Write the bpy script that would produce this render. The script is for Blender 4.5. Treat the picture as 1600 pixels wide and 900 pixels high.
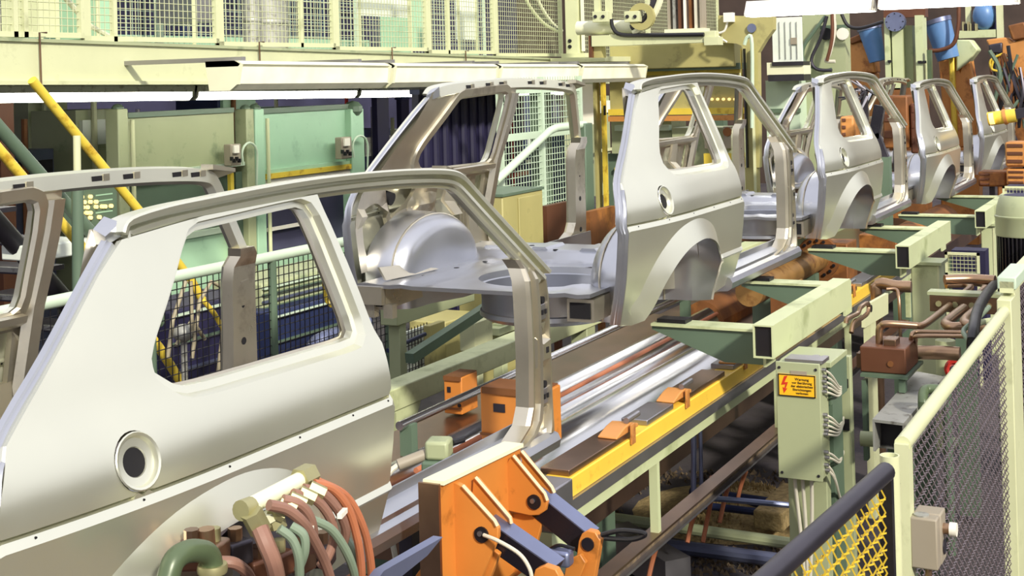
import bpy, bmesh, math, random
from mathutils import Vector, Matrix
from mathutils.geometry import delaunay_2d_cdt
random.seed(7)
PI = math.pi
V = Vector
for o in list(bpy.data.objects): bpy.data.objects.remove(o, do_unlink=True)
scene = bpy.context.scene
COL = scene.collection

# ------------------------------------------------------------------ camera
# world frame: X runs along the line (away), Y across it (left), Z up; z=0 is the wheel level of the lowered car
FPX, CYP = 2163.11, 103.24           # focal length and principal row in pixels of the 1600x900 frame
CAM = V((-2.9044, -3.0355, 1.6375)); YAW, PITCH, ROLL = .4687, .0081, -.0263
_d = V((math.cos(YAW)*math.cos(PITCH), math.sin(YAW)*math.cos(PITCH), math.sin(PITCH)))
_r = V((math.sin(YAW), -math.cos(YAW), 0)); _u = _r.cross(_d)
RT = _r*math.cos(ROLL) + _u*math.sin(ROLL); UP = -_r*math.sin(ROLL) + _u*math.cos(ROLL); DIR = _d
cd = bpy.data.cameras.new('camera'); cam = bpy.data.objects.new('camera', cd); COL.objects.link(cam)
cd.sensor_width = 36; cd.lens = FPX/1600*36; cd.shift_y = -(450-CYP)/1600; cd.clip_start = .05; cd.clip_end = 200
m = Matrix((RT, UP, -DIR)).transposed().to_4x4(); m.translation = CAM; cam.matrix_world = m
scene.camera = cam

def px(u, v, x=None, y=None, z=None, d=None):
    """a photo pixel on the plane x=, y= or z= (or at depth d)"""
    q = DIR + RT*((u-800)/FPX) - UP*((v-CYP)/FPX)
    if x is not None: t = (x-CAM.x)/q.x
    elif y is not None: t = (y-CAM.y)/q.y
    elif z is not None: t = (z-CAM.z)/q.z
    else: t = d
    return CAM + q*t

# ------------------------------------------------------------------ world, sun, exposure
w = bpy.data.worlds.new('hall_light'); scene.world = w; w.use_nodes = True
bg = w.node_tree.nodes['Background']; bg.inputs[0].default_value = (.93, .93, 1.0, 1); bg.inputs[1].default_value = .78
sl = bpy.data.lights.new('sun', 'SUN'); sun = bpy.data.objects.new('sun', sl); COL.objects.link(sun)
sl.energy = 3.1; sl.angle = math.radians(4); sl.color = (1, .94, .79)
sun.rotation_euler = V((.50, .66, -.50)).to_track_quat('-Z', 'Y').to_euler()
vs = scene.view_settings
vs.view_transform = 'Standard'; vs.look = 'None'; vs.gamma = 1; vs.use_curve_mapping = False; vs.exposure = 0.55

# ------------------------------------------------------------------ materials
def srgb(h):
    h = h.lstrip('#'); c = [int(h[i:i+2], 16)/255 for i in (0, 2, 4)]
    return tuple((x/12.92 if x <= .04045 else ((x+.055)/1.055)**2.4) for x in c)
M = {}
def mat(name, col, rough=.5, metal=0, var=.12, scale=6, dirt=None, dirt_amt=.0, dirt_scale=3, bump=0, bscale=60, stretch=None, emit=0, trans=0):
    mt = bpy.data.materials.new(name); mt.use_nodes = True; nt = mt.node_tree; N = nt.nodes; L = nt.links
    b = N['Principled BSDF']
    c = srgb(col) if isinstance(col, str) else col
    tc = N.new('ShaderNodeTexCoord'); mp = N.new('ShaderNodeMapping'); L.new(tc.outputs['Object'], mp.inputs[0])
    if stretch: mp.inputs['Scale'].default_value = stretch
    nz = N.new('ShaderNodeTexNoise'); nz.inputs['Scale'].default_value = scale; nz.inputs['Detail'].default_value = 5
    L.new(mp.outputs[0], nz.inputs['Vector'])
    rp = N.new('ShaderNodeValToRGB'); L.new(nz.outputs[0], rp.inputs[0])
    rp.color_ramp.elements[0].position = .3; rp.color_ramp.elements[1].position = .7
    lo = tuple(max(0, x*(1-var)) for x in c); hi = tuple(min(1, x*(1+var)) for x in c)
    rp.color_ramp.elements[0].color = (*lo, 1); rp.color_ramp.elements[1].color = (*hi, 1)
    out = rp.outputs[0]
    if dirt:
        n2 = N.new('ShaderNodeTexNoise'); n2.inputs['Scale'].default_value = dirt_scale; n2.inputs['Detail'].default_value = 8; n2.inputs['Roughness'].default_value = .65
        L.new(mp.outputs[0], n2.inputs['Vector'])
        r2 = N.new('ShaderNodeValToRGB'); L.new(n2.outputs[0], r2.inputs[0])
        r2.color_ramp.elements[0].position = .62-.25*dirt_amt; r2.color_ramp.elements[1].position = .72-.12*dirt_amt
        mx = N.new('ShaderNodeMixRGB'); mx.inputs[2].default_value = (*srgb(dirt), 1)
        L.new(r2.outputs[0], mx.inputs[0]); L.new(out, mx.inputs[1]); out = mx.outputs[0]
    L.new(out, b.inputs['Base Color'])
    b.inputs['Metallic'].default_value = metal
    mr = N.new('ShaderNodeMapRange'); L.new(nz.outputs[0], mr.inputs[0])
    mr.inputs[3].default_value = max(.03, rough-.10*min(1, rough*2)); mr.inputs[4].default_value = min(1, rough+.10)
    L.new(mr.outputs[0], b.inputs['Roughness'])
    if bump:
        n3 = N.new('ShaderNodeTexNoise'); n3.inputs['Scale'].default_value = bscale; n3.inputs['Detail'].default_value = 3
        L.new(mp.outputs[0], n3.inputs['Vector'])
        bp = N.new('ShaderNodeBump'); bp.inputs['Strength'].default_value = bump; bp.inputs['Distance'].default_value = .01
        L.new(n3.outputs[0], bp.inputs['Height']); L.new(bp.outputs[0], b.inputs['Normal'])
    if emit:
        b.inputs['Emission Color'].default_value = (*c, 1); b.inputs['Emission Strength'].default_value = emit
    if trans:
        b.inputs['Transmission Weight'].default_value = trans
    M[name] = mt
    return mt
mat('body_steel', '#e5e5d4', .30, .84, .03, 3, bump=.010, bscale=7)
mat('inner_steel', '#cdc6b4', .28, .88, .08, 5, dirt='#9a8f7e', dirt_amt=.2)
mat('floor_steel', '#c3c5cc', .30, .95, .06, 4)
mat('bright_steel', '#d8d8da', .16, 1, .06, 3, stretch=(.3, 6, 6))
mat('bronze_steel', '#8a6f5c', .3, .9, .2, 5)
mat('hole_shade', '#0c0a10', .8)  # near-black for holes and slots; the shade inside is put into the colour
mat('cream', '#cdd0a8', .45, 0, .05, 3, dirt='#b0b38c', dirt_amt=.2)
mat('cream_white', '#e6e6c8', .4, 0, .04, 3)
mat('beam_green', '#c2caa0', .42, 0, .05, 3, dirt='#a3ac80', dirt_amt=.25)
mat('mid_green', '#a3aa86', .42, 0, .07, 2, dirt='#7c8a6c', dirt_amt=.2)
mat('teal_green', '#a3c8aa', .45, 0, .06, 2, dirt='#8db296', dirt_amt=.2)
mat('deep_green', '#5b6e5c', .45, 0, .1, 3)
mat('pale_teal', '#c0d2bc', .45, 0, .05, 2)
mat('olive', '#aca46c', .5, 0, .08, 3, dirt='#8b8456', dirt_amt=.2)
mat('yellow', '#e4c84a', .42, 0, .06, 4, dirt='#a87c18', dirt_amt=.3, dirt_scale=6)
mat('rail_yellow', '#efc545', .4, 0, .06, 4, dirt='#d09a30', dirt_amt=.1, dirt_scale=9)
mat('mesh_yellow', '#d9b93a', .45, 0, .1, 8)
mat('orange', '#cc8038', .42, 0, .08, 4, dirt='#8a5320', dirt_amt=.2, dirt_scale=5)
mat('robot_orange', '#c98a4a', .45, 0, .12, 3, dirt='#7a3c14', dirt_amt=.3)
mat('rust', '#83542f', .6, .3, .25, 5, dirt='#b87a3c', dirt_amt=.4)
mat('rusty_pipe', '#a77f4a', .5, .5, .2, 5, dirt='#6a3f20', dirt_amt=.45, dirt_scale=7)
mat('copper', '#a88a70', .30, .9, .15, 6)
mat('brown_block', '#6a4330', .45, .3, .15, 4)
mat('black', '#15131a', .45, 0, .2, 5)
mat('black_gloss', '#1a1820', .25, 0, .1, 5)
mat('dark_steel', '#4a4750', .4, .8, .2, 5)
mat('steel', '#a5a2a8', .35, .9, .1, 5)
mat('steel_blue', '#8188a8', .4, .75, .1, 5)
mat('blue', '#5b82b5', .4, 0, .12, 4)
mat('dark_blue', '#273056', .5, .2, .2, 4)
mat('grey_paint', '#9a9080', .5, 0, .05, 4)
mat('grey_duct', '#a9a9a4', .5, .4, .1, 6, dirt='#6e6a62', dirt_amt=.35, dirt_scale=14)
mat('white', '#eeeade', .4, 0, .03, 3)
mat('white_sheet', '#dfe6dc', .6, 0, .04, 9)
mat('cable_white', '#cdc8b8', .5, 0, .05, 9)
mat('cable_black', '#17151a', .4, 0, .1, 9)
mat('hose_brown', '#8f6a5c', .5, 0, .15, 8)
mat('hose_orange', '#b8714f', .5, 0, .12, 8)
mat('hose_green', '#7c8c78', .5, 0, .12, 8)
mat('brass', '#aaa57c', .45, .6, .1, 9)
mat('pipe_green', '#56654a', .35, .1, .15, 6)
mat('red', '#b3281e', .4)
mat('sign_yellow', '#f2b820', .5, 0, .02)
mat('sign_black', '#1b1208', .6)
mat('sign_red', '#c8321c', .5)
mat('lens_amber', '#ffd98a', .4, emit=.9)
mat('lens_orange', '#ff9d18', .4, emit=.9)
mat('lamp_tube', '#fffdf2', .4, emit=9)
mat('lamp_soft', '#e9e5cd', .4, emit=.10)
mat('lamp_row', '#fffdf0', .4, emit=10)
mat('hose_cream', '#9c927a', .55, 0, .15, 8)
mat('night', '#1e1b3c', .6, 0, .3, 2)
mat('dark_hall', '#34334c', .7, 0, .3, 1.5)
mat('hall_wall', '#7e7b6a', .7, 0, .15, 1.2)
mat('brown_dark', '#453730', .7, .1, .3, 2)
mat('debris', '#6d5d48', .9, 0, .35, 25, dirt='#2f2735', dirt_amt=.5, dirt_scale=5, bump=.6, bscale=40)
mat('concrete', '#453f43', .8, 0, .25, 4, dirt='#2b2734', dirt_amt=.5, dirt_scale=2, bump=.3, bscale=30)
mat('gravel', '#a08a5e', .95, 0, .35, 40, bump=.6, bscale=90)

# ------------------------------------------------------------------ geometry helpers
def frame(d, up=V((0, 0, 1))):
    d = d.normalized()
    if abs(d.dot(up)) > .98: up = V((1, 0, 0))
    s = d.cross(up).normalized(); u = s.cross(d).normalized()
    return d, s, u
class MB:
    def __init__(s): s.v = []; s.f = []
    def add(s, vs, fs):
        n = len(s.v); s.v += [V(p) for p in vs]; s.f += [tuple(i+n for i in f) for f in fs]; return s
    def hexa(s, p):   # 4 bottom + 4 top points
        return s.add(p, [(3, 2, 1, 0), (4, 5, 6, 7), (0, 1, 5, 4), (1, 2, 6, 5), (2, 3, 7, 6), (3, 0, 4, 7)])
    def box(s, c, size, rz=0, R=None):
        c = V(c); a, b, h = (x/2 for x in size)
        R = R or Matrix.Rotation(rz, 3, 'Z')
        return s.hexa([c+R@V(p) for p in ((-a, -b, -h), (a, -b, -h), (a, b, -h), (-a, b, -h), (-a, -b, h), (a, -b, h), (a, b, h), (-a, b, h))])
    def mm(s, a, b):
        a = V(a); b = V(b); return s.box((a+b)/2, [abs(x) for x in (b-a)])
    def bar(s, p0, p1, w, h, up=V((0, 0, 1))):
        p0 = V(p0); p1 = V(p1); d, sd, u = frame(p1-p0, V(up)); a = sd*w/2; b = u*h/2
        return s.hexa([p0-a-b, p0+a-b, p1+a-b, p1-a-b, p0-a+b, p0+a+b, p1+a+b, p1-a+b])
    def loft(s, secs, cap=True, closed=True):
        n = len(secs[0]); b = len(s.v)
        for q in secs: s.v += [V(p) for p in q]
        for i in range(len(secs)-1):
            for j in range(n if closed else n-1):
                k = (j+1) % n
                s.f.append((b+i*n+j, b+i*n+k, b+(i+1)*n+k, b+(i+1)*n+j))
        if cap and closed:
            s.f.append(tuple(b+j for j in range(n))[::-1]); s.f.append(tuple(b+(len(secs)-1)*n+j for j in range(n)))
        return s
    def tube(s, pts, r, n=8, cap=True):
        pts = [V(p) for p in pts]; secs = []; ref = None
        for i, p in enumerate(pts):
            t = (pts[min(i+1, len(pts)-1)]-pts[max(i-1, 0)])
            if t.length < 1e-9: t = V((0, 0, 1))
            t.normalize()
            if ref is None: _, sd, u = frame(t)
            else:
                u = ref-t*ref.dot(t)
                if u.length < 1e-6: _, sd, u = frame(t)
                u.normalize(); sd = t.cross(u)
            ref = u; rr = r[i] if isinstance(r, (list, tuple)) else r
            secs.append([p+sd*math.cos(2*PI*k/n)*rr+u*math.sin(2*PI*k/n)*rr for k in range(n)])
        return s.loft(secs, cap)
    def cyl(s, p0, p1, r, r2=None, n=16): return s.tube([p0, p1], [r, r if r2 is None else r2], n)
    def lathe(s, prof, p0, axis, n=20, cap=True):
        p0 = V(p0); d, sd, u = frame(V(axis))
        return s.loft([[p0+d*h+(sd*math.cos(2*PI*k/n)+u*math.sin(2*PI*k/n))*max(r, 1e-5) for k in range(n)] for r, h in prof], cap)
    def prism(s, poly, o, ax, ay, th):   # polygon in the plane (ax, ay), thickness along their normal
        o = V(o); ax = V(ax).normalized(); ay = V(ay).normalized(); nz = ax.cross(ay).normalized()
        a = [o+ax*x+ay*y for x, y in poly]; return s.loft([a, [p+nz*th for p in a]])
    def prism3(s, pts, th):              # planar 3D outline with a thickness vector
        pts = [V(p) for p in pts]; th = V(th); return s.loft([pts, [p+th for p in pts]])
    def sphere(s, c, r, n=12, sz=1):
        k = n//2; return s.loft([[V(c)+V((math.cos(2*PI*j/n)*math.sin(PI*i/k), math.sin(2*PI*j/n)*math.sin(PI*i/k), -math.cos(PI*i/k)*sz))*r if 0 < i < k else V(c)+V((math.cos(2*PI*j/n)*1e-4, math.sin(2*PI*j/n)*1e-4, -math.cos(PI*i/k)*sz*r)) for j in range(n)] for i in range(k+1)])
    def build(s, name, m, parent=None, smooth=None, bevel=0, label=None, stuff=False):
        off = parent['_o'] if parent is not None and '_o' in parent else None
        off = V(off) if off is not None else V((0, 0, 0))
        me = bpy.data.meshes.new(name); me.from_pydata([tuple(p-off) for p in s.v], [], s.f); me.validate(); me.update()
        bm = bmesh.new(); bm.from_mesh(me); bmesh.ops.recalc_face_normals(bm, faces=bm.faces); bm.to_mesh(me); bm.free()
        o = bpy.data.objects.new(name, me); COL.objects.link(o); me.materials.append(M[m])
        if parent is not None: o.parent = parent; o['_o'] = tuple(off)
        if smooth is None or smooth:
            me.polygons.foreach_set('use_smooth', [True]*len(me.polygons)); me.set_sharp_from_angle(angle=smooth or .55)
        if bevel:
            md = o.modifiers.new('bevel', 'BEVEL'); md.width = bevel; md.segments = 2; md.limit_method = 'ANGLE'; md.angle_limit = .7
        if label: o['label'] = label
        if stuff: o['kind'] = 'stuff'
        return o
def thing(name, label, cat, loc=(0, 0, 0), group=None):
    o = bpy.data.objects.new(name, None); COL.objects.link(o); o.location = V(loc); o['_o'] = tuple(V(loc)); o.empty_display_size = .1
    o['label'] = label; o['category'] = cat
    if group: o['group'] = group
    return o
def tag(o, label, cat, group=None):
    o['label'] = label; o['category'] = cat
    if group: o['group'] = group
    return o
def struct(o): o['kind'] = 'structure'; return o
def copy_tree(o, dv, parent=None, **kw):
    c = o.copy(); COL.objects.link(c)
    if parent is not None: c.parent = parent
    else: c.location = o.location+V(dv); c['_o'] = tuple(c.location)
    for k, v in kw.items(): c[k] = v
    for ch in list(o.children): copy_tree(ch, (0, 0, 0), c)
    return c
def arc(p0, p1, sag, n=14, rnd=0):
    p0 = V(p0); p1 = V(p1); sag = V(sag); return [p0.lerp(p1, i/n)+sag*math.sin(PI*i/n) for i in range(n+1)]
def bez(a, b, c, d, n=14):
    a, b, c, d = V(a), V(b), V(c), V(d)
    return [a*(1-t)**3+b*3*t*(1-t)**2+c*3*t*t*(1-t)+d*t**3 for t in [i/n for i in range(n+1)]]
def smooth_path(pts, n=6):
    pts = [V(p) for p in pts]; out = []
    for i in range(len(pts)-1):
        a, b, c, d = pts[max(i-1, 0)], pts[i], pts[i+1], pts[min(i+2, len(pts)-1)]
        for k in range(n):
            t = k/n; out.append(.5*((2*b)+(c-a)*t+(2*a-5*b+4*c-d)*t*t+(3*b-a-3*c+d)*t**3))
    return out+[pts[-1]]
def wires(mb, o, eu, ev, su, sv, r, n=3, crimp=0):
    """a woven panel: wires along eu every sv and along ev every su"""
    o, eu, ev = V(o), V(eu), V(ev); lu, lv = eu.length, ev.length; nz = eu.cross(ev).normalized()
    k = max(1, int(round(lu/su))); l = max(1, int(round(lv/sv)))
    def wire(a, b, st):
        if not crimp: mb.tube([a, b], r, n, False); return
        d = (b-a); cnt = max(2, int(d.length/st)); sd = d.cross(nz).normalized()
        mb.tube([a+d*i/cnt+sd*(crimp if i % 2 else -crimp)+nz*(crimp*.6 if i % 2 else -crimp*.6) for i in range(cnt+1)], r, n, False)
    for i in range(1, k): wire(o+eu*i/k, o+eu*i/k+ev, sv)
    for j in range(1, l): wire(o+ev*j/l, o+ev*j/l+eu, su)
# ------------------------------------------------------------------ car bodies
def inpoly(p, poly):
    x, z = p; c = False; j = len(poly)-1
    for i in range(len(poly)):
        xi, zi = poly[i]; xj, zj = poly[j]
        if (zi > z) != (zj > z) and x < (xj-xi)*(z-zi)/(zj-zi)+xi: c = not c
        j = i
    return c
def segdist(p, a, b):
    ax, az = a; bx, bz = b; dx, dz = bx-ax, bz-az; l = dx*dx+dz*dz
    t = 0 if l == 0 else max(0, min(1, ((p[0]-ax)*dx+(p[1]-az)*dz)/l))
    return math.hypot(p[0]-ax-t*dx, p[1]-az-t*dz)
def polydist(p, poly, closed=True):
    n = len(poly); return min(segdist(p, poly[i], poly[(i+1) % n]) for i in range(n if closed else n-1))
def resample(poly, st, closed=True):
    out = []; n = len(poly)
    for i in range(n if closed else n-1):
        a, b = poly[i], poly[(i+1) % n]; k = max(1, int(math.ceil(math.hypot(b[0]-a[0], b[1]-a[1])/st)))
        out += [(a[0]+(b[0]-a[0])*t/k, a[1]+(b[1]-a[1])*t/k) for t in range(k)]
    if not closed: out.append(poly[-1])
    return out
def offset_loop(poly, d):
    n = len(poly); area = sum(poly[i][0]*poly[(i+1) % n][1]-poly[(i+1) % n][0]*poly[i][1] for i in range(n)); sg = 1 if area > 0 else -1
    out = []
    for i in range(n):
        a, b, c = poly[i-1], poly[i], poly[(i+1) % n]
        t = V((c[0]-a[0], c[1]-a[1])); t.normalize(); out.append((b[0]+t.y*d*sg, b[1]-t.x*d*sg))
    return out
def sheet(mb, outer, holes, fn, st=.03, rows=(), lines=()):
    loops = [outer]+list(holes); pts = []; edges = []
    for lp in loops:
        b = len(pts); pts += lp; edges += [(b+i, b+(i+1) % len(lp)) for i in range(len(lp))]
    for ln in lines:
        b = len(pts); pts += ln; edges += [(b+i, b+i+1) for i in range(len(ln)-1)]
    x0 = min(p[0] for p in outer); x1 = max(p[0] for p in outer); z0 = min(p[1] for p in outer); z1 = max(p[1] for p in outer)
    zs = sorted(set([z0+st*(k+.5) for k in range(int((z1-z0)/st)+1)]) | set(rows))
    xs = [x0+st*(k+.5) for k in range(int((x1-x0)/st)+1)]
    for z in zs:
        if z not in rows and any(abs(z-r) < st*.4 for r in rows): continue
        for x in xs:
            p = (x, z)
            if not inpoly(p, outer) or any(inpoly(p, h) for h in holes): continue
            if min(polydist(p, lp) for lp in loops) < st*(.35 if z not in rows else .12): continue
            if lines and min(polydist(p, ln, False) for ln in lines) < st*.25: continue
            pts.append(p)
    r = delaunay_2d_cdt([V(p) for p in pts], edges, [], 0, 1e-6)
    vs, fs = r[0], r[2]; keep = []
    for f in fs:
        c = (sum(vs[i].x for i in f)/3, sum(vs[i].y for i in f)/3)
        if inpoly(c, outer) and not any(inpoly(c, h) for h in holes): keep.append(tuple(f))
    mb.add([fn(v.x, v.y) for v in vs], keep); return mb
def strip(mb, A, B, closed=True):
    n = len(A); b = len(mb.v); mb.v += [V(p) for p in A]+[V(p) for p in B]
    for i in range(n if closed else n-1): mb.f.append((b+i, b+(i+1) % n, b+n+(i+1) % n, b+n+i))
HZ = [(.10, .69), (.25, .728), (.395, .780), (.408, .795), (.425, .785), (.55, .799), (.663, .808), (.683, .796), (.6865, .776), (.690, .776), (.693, .797), (.74, .793), (.80, .777), (.85, .752), (.90, .728), (1.0, .692), (1.12, .646), (1.26, .594), (1.40, .560)]
HZ2 = [(.10, .70), (.25, .742), (.36, .772), (.45, .788), (.5, .7935)]
def lin(z, T):
    if z <= T[0][0]: return T[0][1]
    for a, b in zip(T, T[1:]):
        if z <= b[0]: return a[1]+(b[1]-a[1])*(z-a[0])/(b[0]-a[0])
    return T[-1][1]
LIP = [(.238, .205), (.222, .30), (.207, .37), (.171, .443), (.103, .508), (-.012, .545), (-.141, .553), (-.298, .529), (-.436, .470), (-.54, .39), (-.61, .30), (-.668, .253)]
LIP = [(p.x, p.y) for p in smooth_path([V((a, b, 0)) for a, b in LIP], 4)]
FLW = .095
def hw0(x, z):
    if z > .73: y = sum(lin(z+k*.012, HZ) for k in range(-3, 4))/7 if z > .77 else lin(z, HZ)
    elif z < .5 and x < .20:
        a = lin(z, HZ2); y = a if x < .12 else a+(lin(z, HZ)-a)*(x-.12)/.08
    else: y = lin(z, HZ)
    if x < -.1: y -= .05*((-x-.1)/.65)**2
    return y
def hw(x, z):
    y = hw0(x, z)
    if z < .72 and x < .42:
        d = polydist((x, z), LIP, False)
        if d < FLW: y += .046*(1-d/FLW)
    return y
WIN = [(-.211, 1.021), (-.15, 1.08), (-.093, 1.137), (-.032, 1.204), (.001, 1.235), (.036, 1.246), (.13, 1.25), (.221, 1.254), (.404, 1.262), (.505, 1.265), (.540, 1.254), (.556, 1.226), (.569, 1.153), (.579, 1.049), (.590, .925), (.585, .888), (.560, .872), (.50, .870), (.335, .873), (.11, .876), (-.10, .88), (-.175, .884), (-.212, .896), (-.262, .934), (-.258, .964), (-.235, .995)]
OUTL = [(-.262, 1.258), (-.094, 1.273), (.063, 1.285), (.23, 1.289), (.411, 1.293), (.597, 1.296), (.620, 1.206), (.640, 1.09), (.651, .993), (.660, .883), (.672, .84), (.660, .76), (.653, .692), (.655, .675), (.655, .55), (.65, .41), (.665, .24)]
REAR = [(-.725, .239), (-.79, .245), (-.806, .35), (-.812, .486), (-.815, .60), (-.810, .70), (-.792, .765), (-.739, .871), (-.55, 1.03), (-.367, 1.184)]
FILL = (-.421, .765)
circ = lambda c, r, n=28: [(c[0]+r*math.cos(2*PI*i/n), c[1]+r*math.sin(2*PI*i/n)) for i in range(n)]

def car_side(root, s):
    P = lambda x, z, d=0: V((x, s*(hw(x, z)-d), z))
    outer = resample(OUTL, .025)[:-1] if False else resample(OUTL+LIP+REAR, .022)
    win = resample(WIN, .02); wo = offset_loop(win, .026); fh = circ(FILL, .068)
    mb = MB(); rows = [.395, .408, .425, .663, .683, .6865, .690, .693]
    fl = []
    for i in range(len(LIP)):
        a, c2 = LIP[max(i-1, 0)], LIP[min(i+1, len(LIP)-1)]; t2 = V((c2[0]-a[0], c2[1]-a[1])).normalized(); q = (LIP[i][0]+t2.y*FLW, LIP[i][1]-t2.x*FLW)
        if inpoly(q, outer) and polydist(q, outer) > .008 and .26 < q[1] < .655 and polydist(q, LIP, False) > FLW*.985: fl.append(q)
    sheet(mb, outer, [wo, fh], lambda x, z: P(x, z), .032, rows, [fl])
    # recessed flange round the window, then the return into the body
    w1 = offset_loop(win, .018)
    strip(mb, [P(*p) for p in wo], [P(*p, .024) for p in w1]); strip(mb, [P(*p, .024) for p in w1], [P(*p, .026) for p in win])
    strip(mb, [P(*p, .026) for p in win], [P(*p, .05) for p in win])
    # turned edges
    full = outer; n0 = len(resample(OUTL, .022, False)); e_in = offset_loop(full, -.006)
    strip(mb, [P(*p) for p in full], [P(*q, .022) for q in e_in])
    qp = mb.build('quarter_panel', 'body_steel', root, .30)
    # fuel filler recess
    c = P(*FILL); e_ = .02; nrm = (P(FILL[0]+e_, FILL[1])-P(FILL[0]-e_, FILL[1])).cross(P(FILL[0], FILL[1]+e_)-P(FILL[0], FILL[1]-e_)).normalized(); nrm = nrm if nrm.y*s > 0 else -nrm
    f = MB(); f.lathe([(.069, .001), (.066, .004), (.060, .002), (.056, -.010), (.036, -.012), (.034, -.016)], c, nrm, 28, False)
    fr = f.build('fuel_filler_recess', 'body_steel', root, .7)
    MB().lathe([(.0342, -.0155), (.0335, -.018), (.033, -.07), (.001, -.07)], c, nrm, 20).build('filler_neck', 'hole_shade', fr)  # near-black neck, the shade of the filler hole put into its colour
    for a in (.35, 3.5): MB().cyl(c+V((.046*math.cos(a), 0, .046*math.sin(a)-.02))-nrm*.012, c+V((.046*math.cos(a), 0, .046*math.sin(a)-.02))-nrm*.0112, .0035, None, 8).build('screw_hole', 'hole_shade', fr)
    # pin holes along the moulding line
    for x in (-.72, -.42, -.12, .18, .44, .63):
        MB().cyl(P(x, .676, .002), P(x, .676)+V((0, s*.0012, 0)), .0035, None, 8).build('clip_hole', 'hole_shade', qp)
    # roof rail with rain gutter, running down the windscreen pillar
    rp = [(-.262, 1.275), (-.225, 1.305), (-.086, 1.322), (.069, 1.329), (.236, 1.335), (.417, 1.34), (.613, 1.342), (.827, 1.340), (1.06, 1.333), (1.20, 1.326), (1.34, 1.316), (1.43, 1.305), (1.485, 1.288), (1.53, 1.255), (1.60, 1.186), (1.70, 1.088), (1.80, .99), (1.90, .892)]
    rp = [(p.x, p.y) for p in smooth_path([V((a, b, 0)) for a, b in rp], 4)]
    prof = [(.0, -.055), (.003, -.012), (.006, .012), (.0, .018), (-.014, .016), (-.016, -.030), (-.029, -.030), (-.031, .006), (-.043, .006), (-.046, -.014), (-.053, -.014), (-.062, -.018), (-.063, -.030), (-.050, -.060)]
    secs = []; n = len(rp)
    for i, (x, z) in enumerate(rp):
        a, b = rp[max(i-1, 0)], rp[min(i+1, n-1)]; t = V((b[0]-a[0], 0, b[1]-a[1])).normalized(); nn = V((-t.z, 0, t.x))
        y = hw0(x, z)
        sc = 1.0 if i > 3 else .8
        secs.append([V((x, s*(y+q[1]), z))+nn*q[0]*sc for q in prof])
    rr = MB().loft(secs).build('roof_rail', 'body_steel', root, .4)
    # slots on the inner face of the rail
    for x in (.08, .3, .46, .82, .98, 1.25, 1.36):
        z = lin(x, [(a, b) for a, b in rp if True][:52]); y = hw0(x, z)-.055
        MB().box((x, s*(y-.001), z-.024), (.05, .008, .018)).build('clip_slot', 'hole_shade', rr)
        MB().box((x+.045, s*(y-.001), z-.022), (.03, .012, .024)).build('clip', 'inner_steel', rr)
    # corner tips of the rail
    MB().loft([[V((1.44, s*.56, 1.30)), V((1.44, s*.50, 1.305)), V((1.44, s*.50, 1.325)), V((1.44, s*.56, 1.325))], [V((1.56, s*.575, 1.26)), V((1.58, s*.50, 1.285)), V((1.58, s*.50, 1.30)), V((1.56, s*.575, 1.285))]]).build('header_joint', 'inner_steel', root)
    b = MB(); b.loft([[V((-.24, s*.515, 1.262)), V((-.24, s*.57, 1.262)), V((-.24, s*.57, 1.298)), V((-.24, s*.515, 1.312))], [V((-.29, s*.525, 1.248)), V((-.29, s*.565, 1.245)), V((-.29, s*.565, 1.268)), V((-.29, s*.525, 1.285))]])
    b.build('tailgate_bracket', 'floor_steel', root, .3)
    # channel along the tailgate opening
    hp = [(-.275, 1.245), (-.367, 1.172), (-.55, 1.018), (-.739, .859), (-.792, .765), (-.812, .70), (-.818, .60), (-.815, .486), (-.81, .35), (-.795, .25)]
    hp = [(p.x, p.y) for p in smooth_path([V((a, b, 0)) for a, b in hp], 4)]
    pf = [(.0, .0), (-.004, -.016), (.009, -.018), (.011, -.028), (.018, -.030), (.020, -.046), (.015, -.050), (.012, -.042), (.004, -.040), (-.012, -.034)]
    secs = []
    for i, (x, z) in enumerate(hp):
        a, c2 = hp[max(i-1, 0)], hp[min(i+1, len(hp)-1)]; t = V((c2[0]-a[0], 0, c2[1]-a[1])).normalized(); nn = V((t.z, 0, -t.x))
        w_ = 1.0 if z > .75 else max(.22, 1-(.75-z)*6)
        secs.append([V((x, s*(hw0(x, z)+q[1]), z))+nn*q[0]*w_ for q in pf])
    MB().loft(secs).build('tailgate_channel', 'floor_steel', root, .35)
    # inner quarter with its apertures
    Q = lambda x, z, d=0: V((x, s*(hw0(x, z)-.062-d), z))
    io = [(-.30, 1.285), (.20, 1.30), (.66, 1.30), (.675, 1.20), (.69, 1.0), (.70, .86), (.70, .30), (.22, .30), (.16, .40), (.10, .52), (-.10, .62), (-.30, .62), (-.50, .56), (-.66, .42), (-.78, .42), (-.795, .70), (-.77, .80), (-.56, .99), (-.40, 1.13)]
    h1 = [(-.50, .805), (-.20, .81), (-.19, .735), (-.36, .655), (-.40, .665)]; h2 = [(-.70, .72), (-.55, .735), (-.43, .62), (-.58, .47), (-.67, .47), (-.71, .55)]
    h3 = [(.08, .80), (.40, .80), (.43, .77), (.44, .50), (.40, .45), (.22, .45), (.16, .52), (.08, .66)]; h4 = [(.49, .80), (.60, .80), (.60, .62), (.49, .62)]
    rnd = lambda h: [(p.x, p.y) for p in smooth_path([V((a, b, 0)) for a, b in h+[h[0]]], 4)[:-1]]
    wi = offset_loop(win, -.004)
    hs = [wi, rnd(h1), rnd(h2), rnd(h3), h4]
    mb = MB(); sheet(mb, resample(io, .04), hs, lambda x, z: Q(x, z), .06)
    for h in hs[1:]: strip(mb, [Q(*p) for p in h], [Q(*p, -.02) for p in offset_loop(h, -.004)])
    ip = mb.build('inner_quarter', 'inner_steel', root, .5)
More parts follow.
